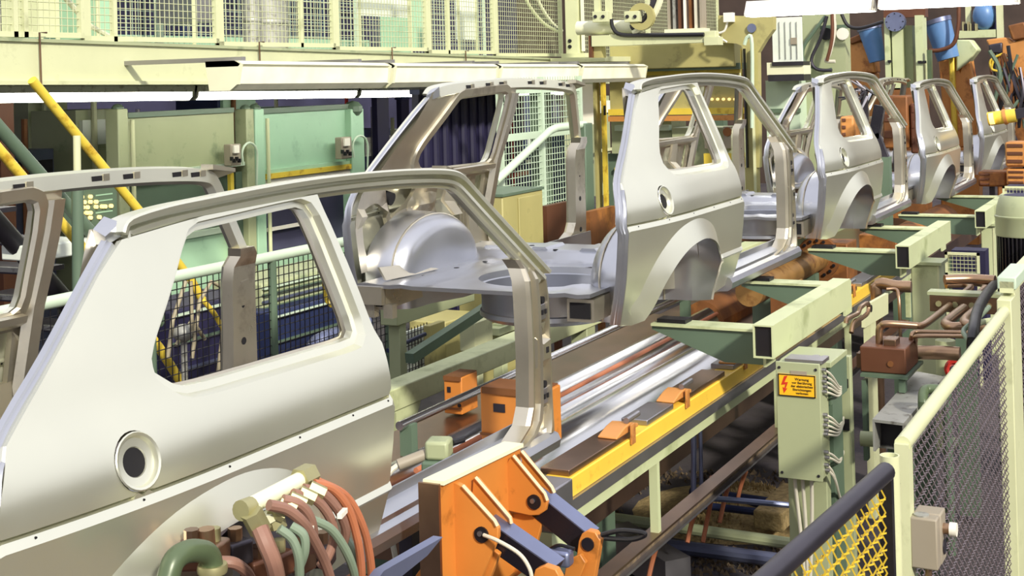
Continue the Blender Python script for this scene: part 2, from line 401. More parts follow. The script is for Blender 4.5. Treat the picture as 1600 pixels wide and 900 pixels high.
    # window frame bead on the inside, folded belt rail, stiffeners
    b = MB(); lp = offset_loop(win, .022); n = len(lp)
    strip(b, [Q(*p, .002) for p in wi], [Q(*p, .016) for p in offset_loop(win, .006)]); strip(b, [Q(*p, .016) for p in offset_loop(win, .006)], [Q(*p, .014) for p in offset_loop(win, .045)]); strip(b, [Q(*p, .014) for p in offset_loop(win, .045)], [Q(*p, .0) for p in offset_loop(win, .052)])
    b.build('window_frame', 'inner_steel', root, .4)
    b = MB(); b.loft([[Q(x, .83, 0), Q(x, .865, .02), Q(x, .86, .05), Q(x, .835, .055), Q(x, .815, .02)] for x in (-.25, .0, .3, .60)]); b.build('belt_rail', 'inner_steel', root, .4)
    b = MB(); b.loft([[Q(.10, .86, .02), Q(.19, .86, .02), Q(.19, .86, .035), Q(.10, .86, .035)], [Q(.02, .70, .06), Q(.10, .69, .06), Q(.10, .69, .08), Q(.02, .70, .08)], [Q(-.02, .63, .16), Q(.06, .63, .16), Q(.06, .63, .18), Q(-.02, .63, .18)]]); st = b.build('damper_bracket', 'inner_steel', root, .4)
    MB().cyl(Q(.085, .75, .056), Q(.085, .75, .062), .028, None, 16).build('bracket_hole', 'hole_shade', st)
    for x in (.30, .335, .365): MB().bar(Q(x, .47, .01), Q(x-.02, .78, .012), .014, .02).build('stiffener', 'inner_steel', ip)
    for k, (x, z) in enumerate(((.665, 1.12), (.66, .98), (.67, .78), (.655, .70), (.67, .40))): MB().cyl(Q(x, z, .0005), Q(x, z, .004), .013 if k > 1 else .008, None, 12).build('access_hole', 'hole_shade', ip)
    b = MB(); b.loft([[Q(x, z, 0), Q(x+.02, z, .03), Q(x+.07, z, .03), Q(x+.085, z, 0)] for x, z in ((.585, 1.26), (.60, 1.15), (.612, 1.0), (.618, .88), (.62, .6), (.62, .32))], True); b.build('door_post', 'inner_steel', root, .4)
    # wheel housing, domed towards the inside
    secs = []
    base = [(-.68, .235), (-.70, .32), (-.71, .42)]+[(-.29+.42*math.cos(a), .42+.255*math.sin(a)) for a in [PI*(1-k/18) for k in range(1, 18)]]+[(.13, .42), (.135, .30), (.13, .215)]
    cx, cz = -.29, .30; lp_ = resample(LIP, .004, False)[::-1]; nb = len(base); lp_ = [lp_[int(round(i*(len(lp_)-1)/(nb-1)))] for i in range(nb)]
    secs.append([P(x, z, .012) for x, z in lp_])
    for k in range(9):
        ph = k/8*PI/2; g = max(.02, math.cos(ph)**.38); h = math.sin(ph)**.75
        secs.append([V((cx+(x-cx)*(1-(1-g)*.55 if k < 8 else .40), s*(.690-.222*h), cz+(z-cz)*(1-(1-g)*.5 if k < 8 else .45) if z > .3 else z)) for x, z in base])
    mb = MB(); mb.loft(secs, False, False)
    # close the inner face
    n = len(base); b0 = len(mb.v)-n; mb.f.append(tuple(range(b0, b0+n)))
    wh = mb.build('wheel_housing', 'floor_steel', root, .9)
    MB().tube([secs[4][i]*1.0 for i in range(n)], .006, 6).build('weld_seam', 'inner_steel', wh)
    if s > 0:
        mb = MB(); mb.loft([[V((x, s*y, .40)), V((x, s*(y+.012), .40)), V((x, s*(y+.05), z1)), V((x, s*(y+.038), z1))] for x, y, z1 in ((-.82, .50, .46), (-.62, .47, .45), (-.40, .455, .41))]); mb.build('housing_bracket', 'inner_steel', root)
    # rear chassis leg under the floor
    mb = MB(); mb.loft([[V((x, s*.60, z0)), V((x, s*.47, z0)), V((x, s*.47, z0+.10)), V((x, s*.60, z0+.10))] for x, z0 in ((-.88, .27), (-.55, .28), (-.1, .30), (.35, .24))]); mb.build('chassis_leg', 'inner_steel', root)
    mb = MB(); mb.mm((-.885, s*.585, .285), (-.884, s*.485, .355)); mb.build('leg_opening', 'hole_shade', root)  # near-black plate on the leg end, painting the shade of its opening
    # rear corner post of the lamp bay
    # sill
    pf = [(.735, .200), (.758, .215), (.764, .245), (.752, .268), (.725, .278), (.722, .292), (.690, .300), (.650, .302), (.645, .330), (.638, .330), (.634, .195)]
    mb = MB(); mb.loft([[V((x, s*y, z)) for y, z in pf] for x in (.55, .9, 1.3, 1.62, 1.86, 1.915)]); mb.build('sill', 'floor_steel', root, .35)
    # hinge pillar
    secs = []
    for z, x0, x1, yo in ((.275, 1.42, 1.905, .742), (.30, 1.60, 1.905, .742), (.34, 1.70, 1.905, .740), (.40, 1.738, 1.905, .738), (.60, 1.748, 1.903, .738), (.80, 1.745, 1.898, .735), (.87, 1.750, 1.895, .728), (.915, 1.765, 1.878, .705), (.95, 1.748, 1.84, .690)):
        w_ = x1-x0
        q = [(0, -.075), (0, -.02), (.05, -.004), (.13, -.004), (.18, -.032), (.38, -.034), (.43, -.004), (.53, .0), (.57, -.030), (.91, -.032), (.94, .0), (1.0, .0), (1.0, -.075)]
        secs.append([V((x0+a*w_, s*(yo+b_), z)) for a, b_ in q])
    hp_ = MB().loft(secs).build('hinge_pillar', 'inner_steel', root, .3)
    for z in (.74, .42):
        h = MB(); h.box((1.858, s*.716, z), (.055, .026, .062)); hg = h.build('hinge_plate', 'steel', hp_, bevel=.004)
        for dx in (-.014, .014): MB().box((1.858+dx, s*.734, z), (.012, .004, .018)).build('bolt_slot', 'hole_shade', hg)
        MB().cyl((1.858, s*.72, z+.045), (1.858, s*.732, z+.045), .014, None, 12).build('access_hole', 'hole_shade', hp_)
        MB().prism([(-.02, 0), (.02, 0), (.0, -.03)], (1.858, s*.720, z-.04), (1, 0, 0), (0, 0, 1), -.008*s).build('gusset', 'inner_steel', hp_)
    mb = MB(); mb.hexa([V((1.80, s*.718, .53)), V((1.895, s*.718, .53)), V((1.895, s*.74, .56)), V((1.835, s*.74, .56)), V((1.80, s*.718, .65)), V((1.895, s*.718, .65)), V((1.895, s*.74, .63)), V((1.835, s*.74, .62))]); cp = mb.build('check_strap_plate', 'inner_steel', hp_)
    MB().box((1.865, s*.7405, .595), (.02, .004, .022)).build('bolt_slot', 'hole_shade', cp)
    for z in (.86, .70, .55, .35): MB().cyl((1.815, s*.668, z), (1.815, s*.6615, z), .016 if z < .6 else .010, None, 12).build('access_hole', 'hole_shade', hp_)
    mb = MB(); mb.bar((1.80, s*.662, .80), (1.86, s*.662, .81), .006, .006); mb.build('tab', 'inner_steel', hp_)

def car_body():
    root = thing('car_body', 'x', 'car body', (0, 0, 0), 'car bodies on the line')
    car_side(root, -1); car_side(root, 1)
    # boot floor with the round spare-wheel well
    wc = (-.50, -.20); wr = .33
    fo = resample([(-.92, -.60), (.36, -.60), (.36, .60), (-.92, .60)], .06); well = circ(wc, wr, 48)
    def fz(x, y):
        r = math.hypot(x-wc[0], y-wc[1]); z = .395
        if r < wr+.05: z += .008*(1-(r-wr)/.05)
        if x > .02: z += .05*min(1, (x-.02)/.08)
        elif abs(y) > .15 or x > -.14: z += .006*(math.sin(y*38) > .55)
        return V((x, y, z))
    mb = MB(); sheet(mb, fo, [well], fz, .035)
    strip(mb, [fz(*p) for p in fo], [fz(*p)+V((0, 0, -.018)) for p in fo])
    fp = mb.build('boot_floor', 'floor_steel', root, .5)
    mb = MB(); mb.lathe([(wr, .0), (wr-.004, -.03), (wr-.012, -.035), (wr-.012, -.14), (wr-.004, -.145), (wr-.002, -.165), (wr-.03, -.185), (.05, -.19), (.001, -.19)], (wc[0], wc[1], .403), (0, 0, 1), 48, False)
    mb.build('spare_wheel_well', 'floor_steel', root, .5)
    for x, y in ((.12, -.3), (.12, .05), (.12, .32), (.25, -.15), (.25, .25), (-.1, .35), (-.35, .38), (-.6, .42)):
        MB().cyl((x, y, fz(x, y).z+.0005), (x, y, fz(x, y).z+.0015), .014, None, 12).build('drain_hole', 'hole_shade', fp)
    for y in (-.42, -.14, .14, .42): MB().loft([[V((x, y-.05, z)), V((x, y+.05, z)), V((x, y+.035, z+.014)), V((x, y-.035, z+.014))] for x, z in ((.11, .444), (.33, .444))]).build('seat_rib', 'floor_steel', fp)
    mb = MB(); mb.mm((.345, -.62, .20), (.37, .62, .445)); mb.build('heel_board', 'floor_steel', root)
    mb = MB(); mb.loft([[V((x, y, z)) for x, z in ((-.93, .30), (-.90, .30), (-.90, .378), (-.93, .385))] for y in (.46, .62)]); mb.build('tail_member', 'inner_steel', root)
    for y in (.42, .52): MB().mm((-.90, y, .235), (-.86, y+.05, .30)).build('tow_bracket', 'inner_steel', root)
    return root
car1 = car_body()
CARS = [(0, 0), (3.5159, .2874), (6.9732, .2665), (10.5264, .168), (14.03, .168)]
car1['label'] = 'nearest bare steel car body, cut off by the left edge, lowered on the line'
for k, lb in ((1, 'second bare steel car body from the camera, spare wheel well showing beneath'), (2, 'third bare steel car body, above the bolted rusty pipe'), (3, 'fourth bare steel car body, in front of the orange robots'), (4, 'farthest car body, half hidden between the robots at the right edge')):
    copy_tree(car1, (CARS[k][0], 0, CARS[k][1]), label=lb)
# ------------------------------------------------------------------ the hall
FZ = -.85
mb = MB(); mb.mm((-10, -9, FZ-.1), (27, 12, FZ)); struct(mb.build('floor', 'concrete', smooth=0.3))
mb = MB(); mb.mm((-8, 11.9, FZ), (27, 12.1, 6)); struct(mb.build('wall_left', 'dark_hall'))
mb = MB(); mb.mm((-8, -9.1, FZ), (27, -8.9, 2.6)); struct(mb.build('wall_right', 'hall_wall'))
mb = MB(); mb.mm((-10.1, -9, FZ), (-9.9, 12, 2.6)); struct(mb.build('wall_near', 'hall_wall'))
mb = MB(); mb.mm((26.9, -9, FZ), (27.1, 12, 6)); struct(mb.build('wall_end', 'brown_dark'))

# ------------------------------------------------------------------ the line: slide bed, bars, beams
XB0, XB1 = 1.75, 13.5
b = thing('slide_bed', 'dark oily bed between the beams, carrying polished slide covers under the cars', 'machine bed', (0, 0, FZ))
MB().mm((XB0, -.66, -.26), (XB1, .62, -.12)).build('bed', 'bronze_steel', b)
for x in (1.8, 2.6, 6.8, 9.4, 12.0):
    for y in (-.55, .5): MB().mm((x, y-.07, FZ), (x+.16, y+.07, -.26)).build('bed_leg', 'deep_green', b)
def cover(x0, x1, prof, m, name='slide_cover', slant=0):
    n = len(prof); base = min(z for _, z in prof)-.02
    secs = [[V((x+(slant if k else 0)*(y+.1), y, z)) for y, z in prof]+[V((x+(slant if k else 0)*(prof[-1][0]+.1), prof[-1][0], -.12)), V((x+(slant if k else 0)*(prof[0][0]+.1), prof[0][0], -.12))] for k, x in ((0, x0), (0, (x0+x1)/2), (1, x1))]
    return MB().loft(secs).build(name, m, b, .5)
def hump(y0, y1, z, h, n=9): return [(y0+(y1-y0)*i/n, z+h*math.sin(PI*i/n)**.7) for i in range(n+1)]
cover(1.75, 5.25, hump(-.58, -.26, -.06, .16), 'bright_steel', slant=.6)
cover(1.75, 5.6, hump(-.24, -.10, -.06, .10), 'bright_steel')
cover(1.75, 5.9, hump(-.08, .10, -.06, .13), 'bright_steel')
cover(1.75, 5.9, [(.12, -.06), (.13, .0), (.40, .01), (.41, -.06)], 'bronze_steel', 'bed_plate')
cover(6.2, 9.0, hump(.0, .3, -.06, .12), 'rust')
cover(9.5, 13.0, hump(-.5, -.1, -.06, .16), 'rust')
MB().cyl((2.2, .14, .145), (5.9, .14, .155), .02, None, 12).build('guide_bar', 'bright_steel', b)
for x in (2.25, 5.8): MB().mm((x, .11, -.06), (x+.05, .17, .14)).build('bar_bracket', 'deep_green', b)
MB().cyl((1.9, -.12, .06), (5.7, -.12, .07), .012, None, 10).build('rod', 'hose_orange', b)
def gun_box(x, y, z, w, d, h, label):
    t = thing('weld_fixture', label, 'fixture', (x, y, z-h/2), 'orange fixtures under the line')
    MB().box((x, y, z), (d, w, h)).build('body', 'orange', t, bevel=.006)
    MB().box((x-d/2-.001, y+w*.2, z+h*.15), (.006, w*.18, h*.15)).build('slot', 'dark_steel', t)
    for k in (-1, 1): MB().cyl((x-d/2-.004, y-w*.1+k*.025, z-h*.25), (x-d/2+.01, y-w*.1+k*.025, z-h*.25), .01, None, 8).build('bolt', 'black', t)
    MB().mm((x-d/2-.012, y-w*.5, z-h*.36), (x-d/2, y+w*.5, z-h*.32)).build('rib', 'rust', t)
    MB().mm((x-d/2-.01, y-w*.46, z+h*.40), (x+d/2, y+w*.46, z+h*.52)).build('cap', 'rust', t)
gun_box(2.30, -.40, .225, .30, .16, .23, 'orange fixture block standing behind the hinge pillar of the nearest car')
gun_box(3.0, .28, .11, .10, .16, .18, 'small orange block under the guide bar, left of the nearest hinge pillar')
# far green beam with its end post
b = thing('beam', 'pale green longitudinal beam beyond the slide bars, seen through the nearest door opening', 'beam', (2.9, .8, FZ))
MB().mm((2.9, .75, -.06), (11.5, .90, .055)).build('beam_box', 'beam_green', b, bevel=.006)
MB().mm((2.98, .74, FZ), (3.14, .88, -.06)).build('post', 'mid_green', b, bevel=.005)
MB().prism3([(3.14, .76, -.06), (3.14, .76, -.40), (3.22, .76, -.40), (3.42, .76, -.06)][::1], (0, .012, 0)).build('gusset', 'beam_green', b)
for x in (5.6, 8.2, 11.2): MB().mm((x, .76, FZ), (x+.14, .88, -.06)).build('post', 'mid_green', b, bevel=.005)
# limit switch on the post
b = thing('limit_switch', 'grey limit switch with a cable, beside the pale green post', 'switch', (1.60, -.41, FZ))
p = px(686, 700, x=1.60)
MB().box(p, (.10, .09, .07), .3).build('housing', 'mid_green', b, bevel=.012)
MB().cyl(p+V((-.03, .04, -.02)), p+V((-.10, .12, -.05)), .022, None, 12).build('gland', 'grey_paint', b)
MB().tube(bez(p+V((-.10, .12, -.05)), p+V((-.2, .2, -.1)), p+V((-.12, .12, -.3)), p+V((-.1, .14, -.45))), .011, 8).build('cable', 'cable_white', b)
MB().box(p+V((0, 0, -.09)), (.14, .11, .11), .3).build('mounting_block', 'deep_green', b, bevel=.01); MB().mm((p.x-.04, p.y-.03, FZ), (p.x+.04, p.y+.03, p.z-.13)).build('stand', 'deep_green', b)
MB().cyl(p+V((.05, -.03, .01)), p+V((.10, -.05, .012)), .013, None, 8).build('roller', 'black', b)
# plates between the tool and the bed
for k, (u, v, sx, sy) in enumerate(((690, 765, .14, .06), (660, 790, .15, .05), (640, 815, .13, .05))):
    c = px(u, v, x=1.41-.18*k)
    b = thing('locating_plate', ['dark steel locating plate nearest the limit switch', 'bright steel locating plate in the middle, left of the orange tool', 'lowest steel locating plate, left of the orange tool'][k], 'plate', c, 'locating plates')
    MB().box(c, (sx, sy, .05), .25).build('plate', 'steel' if k else 'bronze_steel', b, bevel=.004); MB().box(c+V((.03, 0, .04)), (sx*.5, sy*.7, .04), .25).build('jaw', 'steel', b, bevel=.004)
    MB().box(c+V((0, 0, -.18)), (.06, .05, .34)).build('stem', 'dark_steel', b)

# yellow rail with its packers, clamps and channel
YR = -1.0
b = thing('yellow_rail', 'long yellow rail with dark steel packers on a grey channel, running beneath the cars', 'rail', (1.42, YR, -.1))
MB().mm((1.44, YR, .165), (8.2, YR+.10, .235)).build('rail_bar', 'rail_yellow', b, bevel=.004)
MB().mm((1.42, YR-.012, .120), (8.2, YR+.13, .165)).build('channel', 'steel', b)
MB().mm((1.42, YR+.01, .065), (8.2, YR+.12, .120)).build('angle', 'beam_green', b)
x = 1.5
for k, L in enumerate((.62, .30, .55, .42, .60, .50, .62, .55, .6, .5)):
    MB().mm((x, YR+.012, .235), (x+L, YR+.125, .258)).build('packer', 'steel' if k % 2 else 'bronze_steel', b, bevel=.003); x += L+.13
MB().mm((1.30, YR-.02, .10), (1.46, YR+.16, .245)).build('end_block', 'steel', b, bevel=.006)
for yy in (.03, .11): MB().cyl((1.36, YR+yy, .244), (1.36, YR+yy, .248), .014, None, 10).build('bolt_hole', 'black', b)
MB().mm((1.30, YR-.01, -.225), (1.42, YR+.12, .10)).build('end_post', 'beam_green', b)
for x in (2.36, 4.15, 5.7, 7.6): MB().mm((x, YR+.02, -.225), (x+.03, YR+.055, .065)).build('post', 'beam_green', b)
x = 2.05
for k in range(5):
    c = V((x, YR+.05, .262)); lb = ['orange toggle clamp on the yellow rail nearest the orange tool', 'second orange toggle clamp along the yellow rail', 'third orange toggle clamp, just before the first square tube', 'fourth orange toggle clamp, behind the first square tube', 'farthest orange toggle clamp on the yellow rail'][k]
    t = thing('toggle_clamp', lb, 'clamp', (x, YR+.05, .258), 'clamps on the yellow rail')
    MB().prism([(-.12, 0), (.10, 0), (.10, .014), (.06, .024), (.02, .034), (-.04, .028), (-.12, .008)], c+V((0, -.04, -.004)), (1, 0, 0), (0, 0, 1), -.08).build('body', 'robot_orange', t, bevel=.004)
    MB().cyl(c+V((.0, -.03, .04)), c+V((.12, -.03, .042)), .012, None, 10).build('pin', 'steel', t)
    MB().mm(c+V((-.02, -.054, -.045)), c+V((.02, -.060, .03))).build('lug', 'robot_orange', t)
    x += (.62, .82, 1.5, .75, 1)[k]
# lower girder on the floor, with hoses and pipes
b = thing('girder', 'dirty steel girder running low below the yellow rail', 'girder', (1.3, -.98, FZ))
MB().mm((1.2, -.99, -.235), (7.5, -.92, -.225)).build('top_flange', 'bronze_steel', b); MB().mm((1.2, -.960, -.275), (7.5, -.950, -.235)).build('web', 'debris', b); MB().mm((1.2, -.985, -.285), (7.5, -.925, -.275)).build('lower_flange', 'steel', b)
for x in (1.7, 5.4, 7.2): MB().mm((x, -.98, FZ), (x+.06, -.93, -.285)).build('foot', 'deep_green', b)
for k, (u, v0, v1) in enumerate(((1028, 820, 885), (1112, 745, 830), (1138, 735, 800), (1088, 775, 830), (1165, 720, 770))):
    p0 = px(u, v0, y=-.86); p1 = px(u-6, v1, y=-.80)
    t = tag(MB().tube(bez(p0, p0+V((.02, .0, -.1)), p1+V((.10, .02, .1)), p1+V((-.02, .02, -.05))), .011, 8).build('floor_hose', 'hose_orange'), ['thin orange hose hanging lowest under the girder, at the left', 'orange hose hanging beneath the girder, second from the right of the bunch', 'curved orange hose under the girder, just left of the cabinet', 'straight orange hose beside the blue pipe under the girder', 'short orange hose highest under the girder, nearest the cabinet'][k], 'hose', 'orange hoses under the girder')
# blue pipes
b = tag(MB().tube(smooth_path([px(1084, 655, y=-.80), px(1084, 720, y=-.80), px(1084, 770, y=-.80), px(1090, 779, y=-.82), px(1130, 780, y=-.9), px(1240, 790, y=-1.2)], 5), .014, 8).build('blue_pipe', 'steel_blue'), 'slim blue pipe bending from under the yellow rail towards the cabinet post', 'pipe')
tag(MB().cyl(px(1094, 652, y=-.78), px(1096, 775, y=-.78), .010, None, 8).build('blue_pipe', 'steel_blue'), 'straight blue pipe hanging beside the bent one under the yellow rail', 'pipe')
for k, (a, c, r, m) in enumerate((((930, 838), (1235, 878), .035, 'steel_blue'), ((960, 810), (1240, 850), .03, 'beam_green'), ((1080, 770), (1235, 792), .035, 'dark_blue'), ((1100, 790), (1235, 806), .02, 'dark_blue'))):
    tag(MB().cyl(px(*a, z=FZ+.06+.02*k), px(*c, z=FZ+.06+.02*k), r, None, 10).build('floor_pipe', m), ['blue grey pipe lying lowest across the floor', 'green pipe lying across the floor in front of the rubble', 'dark blue thick pipe on the floor behind the rubble', 'thin dark blue pipe on the floor beside the thick one'][k], 'pipe', 'pipes on the floor')
tag(MB().bar(px(1200, 815, z=FZ+.14), px(1245, 770, z=FZ+.14), .16, .10).build('timber_block', 'gravel', bevel=.01), 'pale timber block lying on the floor beside the cabinet post', 'block')
b = tag(MB().box(px(1010, 870, z=FZ+.10), (.6, .14, .16), .9).build('channel_offcut', 'steel'), 'steel channel offcut lying on the floor at the bottom', 'offcut')
# rubble
HC = px(1140, 800, z=FZ); rb = MB(); rnd = random.Random(3)
for k in range(2600):
    u = rnd.uniform(880, 1230); v = rnd.uniform(735, 899); p = px(u, v, z=FZ); r = rnd.uniform(.006, .03)
    if ((p.x-HC.x)/.60)**2+((p.y-HC.y)/.60)**2 < 1: continue
    q = [p+V((rnd.uniform(-r, r), rnd.uniform(-r, r), 0)) for _ in range(3)]; rb.add(q+[p+V((0, 0, r))], [(0, 1, 3), (1, 2, 3), (2, 0, 3), (0, 2, 1)])
o = tag(rb.build('rubble', 'debris', smooth=.1), 'loose swarf and rubble scattered on the dark floor', 'rubble'); o['kind'] = 'stuff'
gm = MB(); c = px(1140, 800, z=FZ)
for k in range(1500):
    a = rnd.uniform(0, 2*PI); q = rnd.random()**.5; p = c+V((math.cos(a)*q*.55, math.sin(a)*q*.3, 0)); p.z = FZ+.13*(1-q)+rnd.uniform(0, .02); r = rnd.uniform(.006, .02)
    gm.add([p+V((rnd.uniform(-r, r), rnd.uniform(-r, r), -.01)) for _ in range(3)]+[p+V((0, 0, r))], [(0, 1, 3), (1, 2, 3), (2, 0, 3), (0, 2, 1)])
gm.lathe([(.55, 0), (.3, .06), (.01, .13)], (c.x, c.y, FZ), (0, 0, 1), 20)
o = tag(gm.build('gravel_heap', 'gravel', smooth=.1), 'pale heap of gravel on the floor under the girder', 'heap'); o['kind'] = 'stuff'

# ------------------------------------------------------------------ square tubes, arms, pedestals
def square_tube(x0, x1, ztop, y0, label, mark):
    t = thing('square_tube', label, 'beam', (x0, y0, ztop-.145), 'square lifting tubes')
    h, wd, th = .145, .09, .007; z0 = ztop-h; y1 = y0+wd
    for a, c in (((x0, y0, z0), (x1, y0+th, ztop)), ((x0, y1-th, z0), (x1, y1, ztop)), ((x0, y0+th, ztop-th), (x1, y1-th, ztop)), ((x0, y0+th, z0), (x1, y1-th, z0+th))): MB().mm(a, c).build('tube_wall', 'beam_green', t)
    MB().mm((x0+.012, y0+th, z0+th), (x0+.02, y1-th, ztop-th)).build('inner_shade', 'black', t)  # black sheet painting the shade just inside the open end
    return t
TB = [(2.96, 4.40, .530, -1.30), (6.0, 7.52, .510, -1.30), (9.25, 11.2, .412, -1.30)]
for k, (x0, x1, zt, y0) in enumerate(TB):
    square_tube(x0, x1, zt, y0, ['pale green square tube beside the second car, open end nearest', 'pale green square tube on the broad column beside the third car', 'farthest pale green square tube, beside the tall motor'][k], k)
def arm(x, zt, y0, y1, label, w_=.05):
    t = thing('lifting_arm', label, 'arm', (x, y0, zt-.15), 'lifting arms')
    MB().mm((x-.07, y0, zt-.012), (x+.07, y1, zt)).build('top_plate', 'beam_green', t)
    MB().prism3([(x-.055, y0+.012, zt-.16), (x-.055, y0+.012, zt-.012), (x-.055, y1, zt-.012), (x-.055, y1, zt-.03), (x-.055, y0+.2, zt-.16)], (.012, 0, 0)).build('web', 'deep_green', t)
    MB().mm((x-.075, y0-.001, zt-.165), (x+.075, y0+.012, zt+.01)).build('end_plate', 'beam_green', t)
    MB().mm((x-.04, y1-.16, zt), (x+.05, y1-.02, zt+.018)).build('rest_pad', 'black', t)
LB = ['green lifting arm under the rear wheel arch of the second car', 'green lifting arm at the far end of the first square tube', 'green lifting arm at the open end of the middle square tube', 'green lifting arm at the far end of the middle square tube', 'green lifting arm with a wire loop at the farthest square tube', 'small green lifting arm beyond the fourth car']
for k, (x, zt, y0, y1) in enumerate(((3.22, .472, -1.21, -.66), (4.72, .452, -1.21, -.62), (6.25, .447, -1.21, -.60), (7.75, .43, -1.21, -.60), (9.45, .352, -1.21, -.55), (11.3, .352, -1.21, -.55))): arm(x, zt, y0, y1, LB[k])
# broad column and slim column under the tubes
def column(x, u0, u1, v1, ztop, depth, label):
    a = px(u0, 450, x=x); c = px(u1, 450, x=x); t = thing('column', label, 'column', (x, (a.y+c.y)/2, FZ), 'columns of the square tubes')
    ya, yb = min(a.y, c.y), max(a.y, c.y)
    MB().mm((x, ya, FZ+.02), (x+depth, yb, ztop-.02)).build('shaft', 'beam_green', t, bevel=.008)
    MB().mm((x-.02, ya-.02, ztop-.02), (x+depth+.02, yb+.02, ztop)).build('cap_plate', 'mid_green', t)
    MB().mm((x-.06, ya-.06, FZ), (x+depth+.06, yb+.06, FZ+.02)).build('base_plate', 'mid_green', t)
    MB().mm((x-.004, ya-.001, FZ+.02), (x+.002, ya+.012, ztop-.02)).build('edge_strip', 'cream', t)
column(6.35, 1424, 1468, 0, .365, .20, 'broad pale green column carrying the middle square tube')
column(9.6, 1535, 1556, 0, .267, .16, 'slim cream column under the farthest square tube')
# pedestal of the first tube with the cabinet
pc = px(1225, 530, x=3.05); pd = px(1298, 530, x=3.05)
t = thing('pedestal', 'dark green pedestal under the first square tube, behind the cabinet', 'pedestal', (3.05, pd.y, FZ))
MB().mm((3.05, pd.y, FZ), (3.22, pc.y-.02, .36)).build('post', 'deep_green', t)
MB().mm((2.98, pd.y-.015, .36), (3.28, pc.y+.0, .384)).build('top_plate', 'mid_green', t, bevel=.003)
MB().mm((2.99, pd.y-.01, .20), (3.28, pd.y, .36)).build('web', 'deep_green', t)
for yy in (.02, .06): MB().cyl((3.03, pd.y+yy, .384), (3.03, pd.y+yy, .40), .016, None, 6).build('bolt', 'steel', t)
CX = 2.78
a = px(1213, 566, x=CX); c = px(1284, 752, x=CX); y0, y1 = c.y, a.y; zt, zb = a.z, c.z
t = thing('cabinet', 'green electrical cabinet with a yellow warning sign and cable glands', 'cabinet', (CX, y0, zb))
MB().mm((CX+.006, y0, zb), (CX+.13, y1, zt)).build('body', 'mid_green', t, bevel=.004)
MB().mm((CX, y0-.004, zb-.004), (CX+.012, y1+.004, zt+.004)).build('door', 'mid_green', t, bevel=.003)
MB().mm((CX+.02, y0-.012, zt), (CX+.12, y1-.03, zt+.014)).build('roof_strip', 'steel', t)
for zz in (zt-.02, zb+.02):
    for yy in (y0+.012, y1-.012): MB().cyl((CX-.004, yy, zz), (CX+.002, yy, zz), .006, None, 8).build('screw', 'dark_steel', t)
MB().mm((CX-.003, y0+.05, zt-.045), (CX, y1-.06, zt-.03)).build('name_plate', 'grey_paint', t)
# the sign
sa = px(1216, 583, x=CX); sb = px(1275, 622, x=CX); sy0, sy1, sz0, sz1 = sb.y, sa.y, sb.z, sa.z
sg = MB().mm((CX-.005, sy0, sz0), (CX, sy1, sz1)).build('warning_sign', 'sign_yellow', t, label='yellow sign with a red lightning bolt and German warning text')
g = .004
for q in (((sy0, sz0), (sy1, sz0+g)), ((sy0, sz1-g), (sy1, sz1)), ((sy0, sz0), (sy0+g, sz1)), ((sy1-g, sz0), (sy1, sz1))): MB().mm((CX-.0062, q[0][0], q[0][1]), (CX-.0045, q[1][0], q[1][1])).build('border', 'sign_black', sg)
W, H = sy1-sy0, sz1-sz0
bolt = [(.17, .90), (.26, .93), (.17, .62), (.27, .64), (.20, .34), (.25, .36), (.15, .12), (.12, .40), (.165, .36), (.20, .53), (.08, .50)]
MB().prism3([(CX-.0062, sy1-bx*W, sz0+bz*H) for bx, bz in bolt], (.0015, 0, 0)).build('lightning_bolt', 'sign_red', sg)
def text(s, size, org, parent, m, right=V((0, -1, 0)), up=V((0, 0, 1)), width=None, align='LEFT'):
    cu = bpy.data.curves.new('text', 'FONT'); cu.body = s; cu.size = size; cu.extrude = .0006; cu.align_x = align; cu.offset = size*.012
    tmp = bpy.data.objects.new('tmp', cu); COL.objects.link(tmp)
    bpy.context.view_layer.update(); me = bpy.data.meshes.new_from_object(tmp.evaluated_get(bpy.context.evaluated_depsgraph_get()))
    bpy.data.objects.remove(tmp, do_unlink=True)
    off = V(parent['_o']) if '_o' in parent else V((0, 0, 0)); n = right.cross(up)
    xs = [v.co.x for v in me.vertices]; k = 1 if not width or max(xs) <= width else width/max(xs)
    if width and align == 'CENTER': k = min(1, width/(max(xs)-min(xs)))
    for v in me.vertices: v.co = V(org)+right*v.co.x*k+up*v.co.y+n*v.co.z-off
    me.materials.clear(); me.materials.append(M[m]); o = bpy.data.objects.new('lettering', me); COL.objects.link(o); o.parent = parent; o['_o'] = tuple(off); return o
for k, s in enumerate(('Warnung', 'vor Berührung', 'der elektrischen', 'Einrichtungen', 'verboten')):
    text(s, H*.155 if k else H*.17, (CX-.0055, sy1-W*.64, sz0+H*(.74-.155*k)), sg, 'sign_black', width=W*.62, align='CENTER')
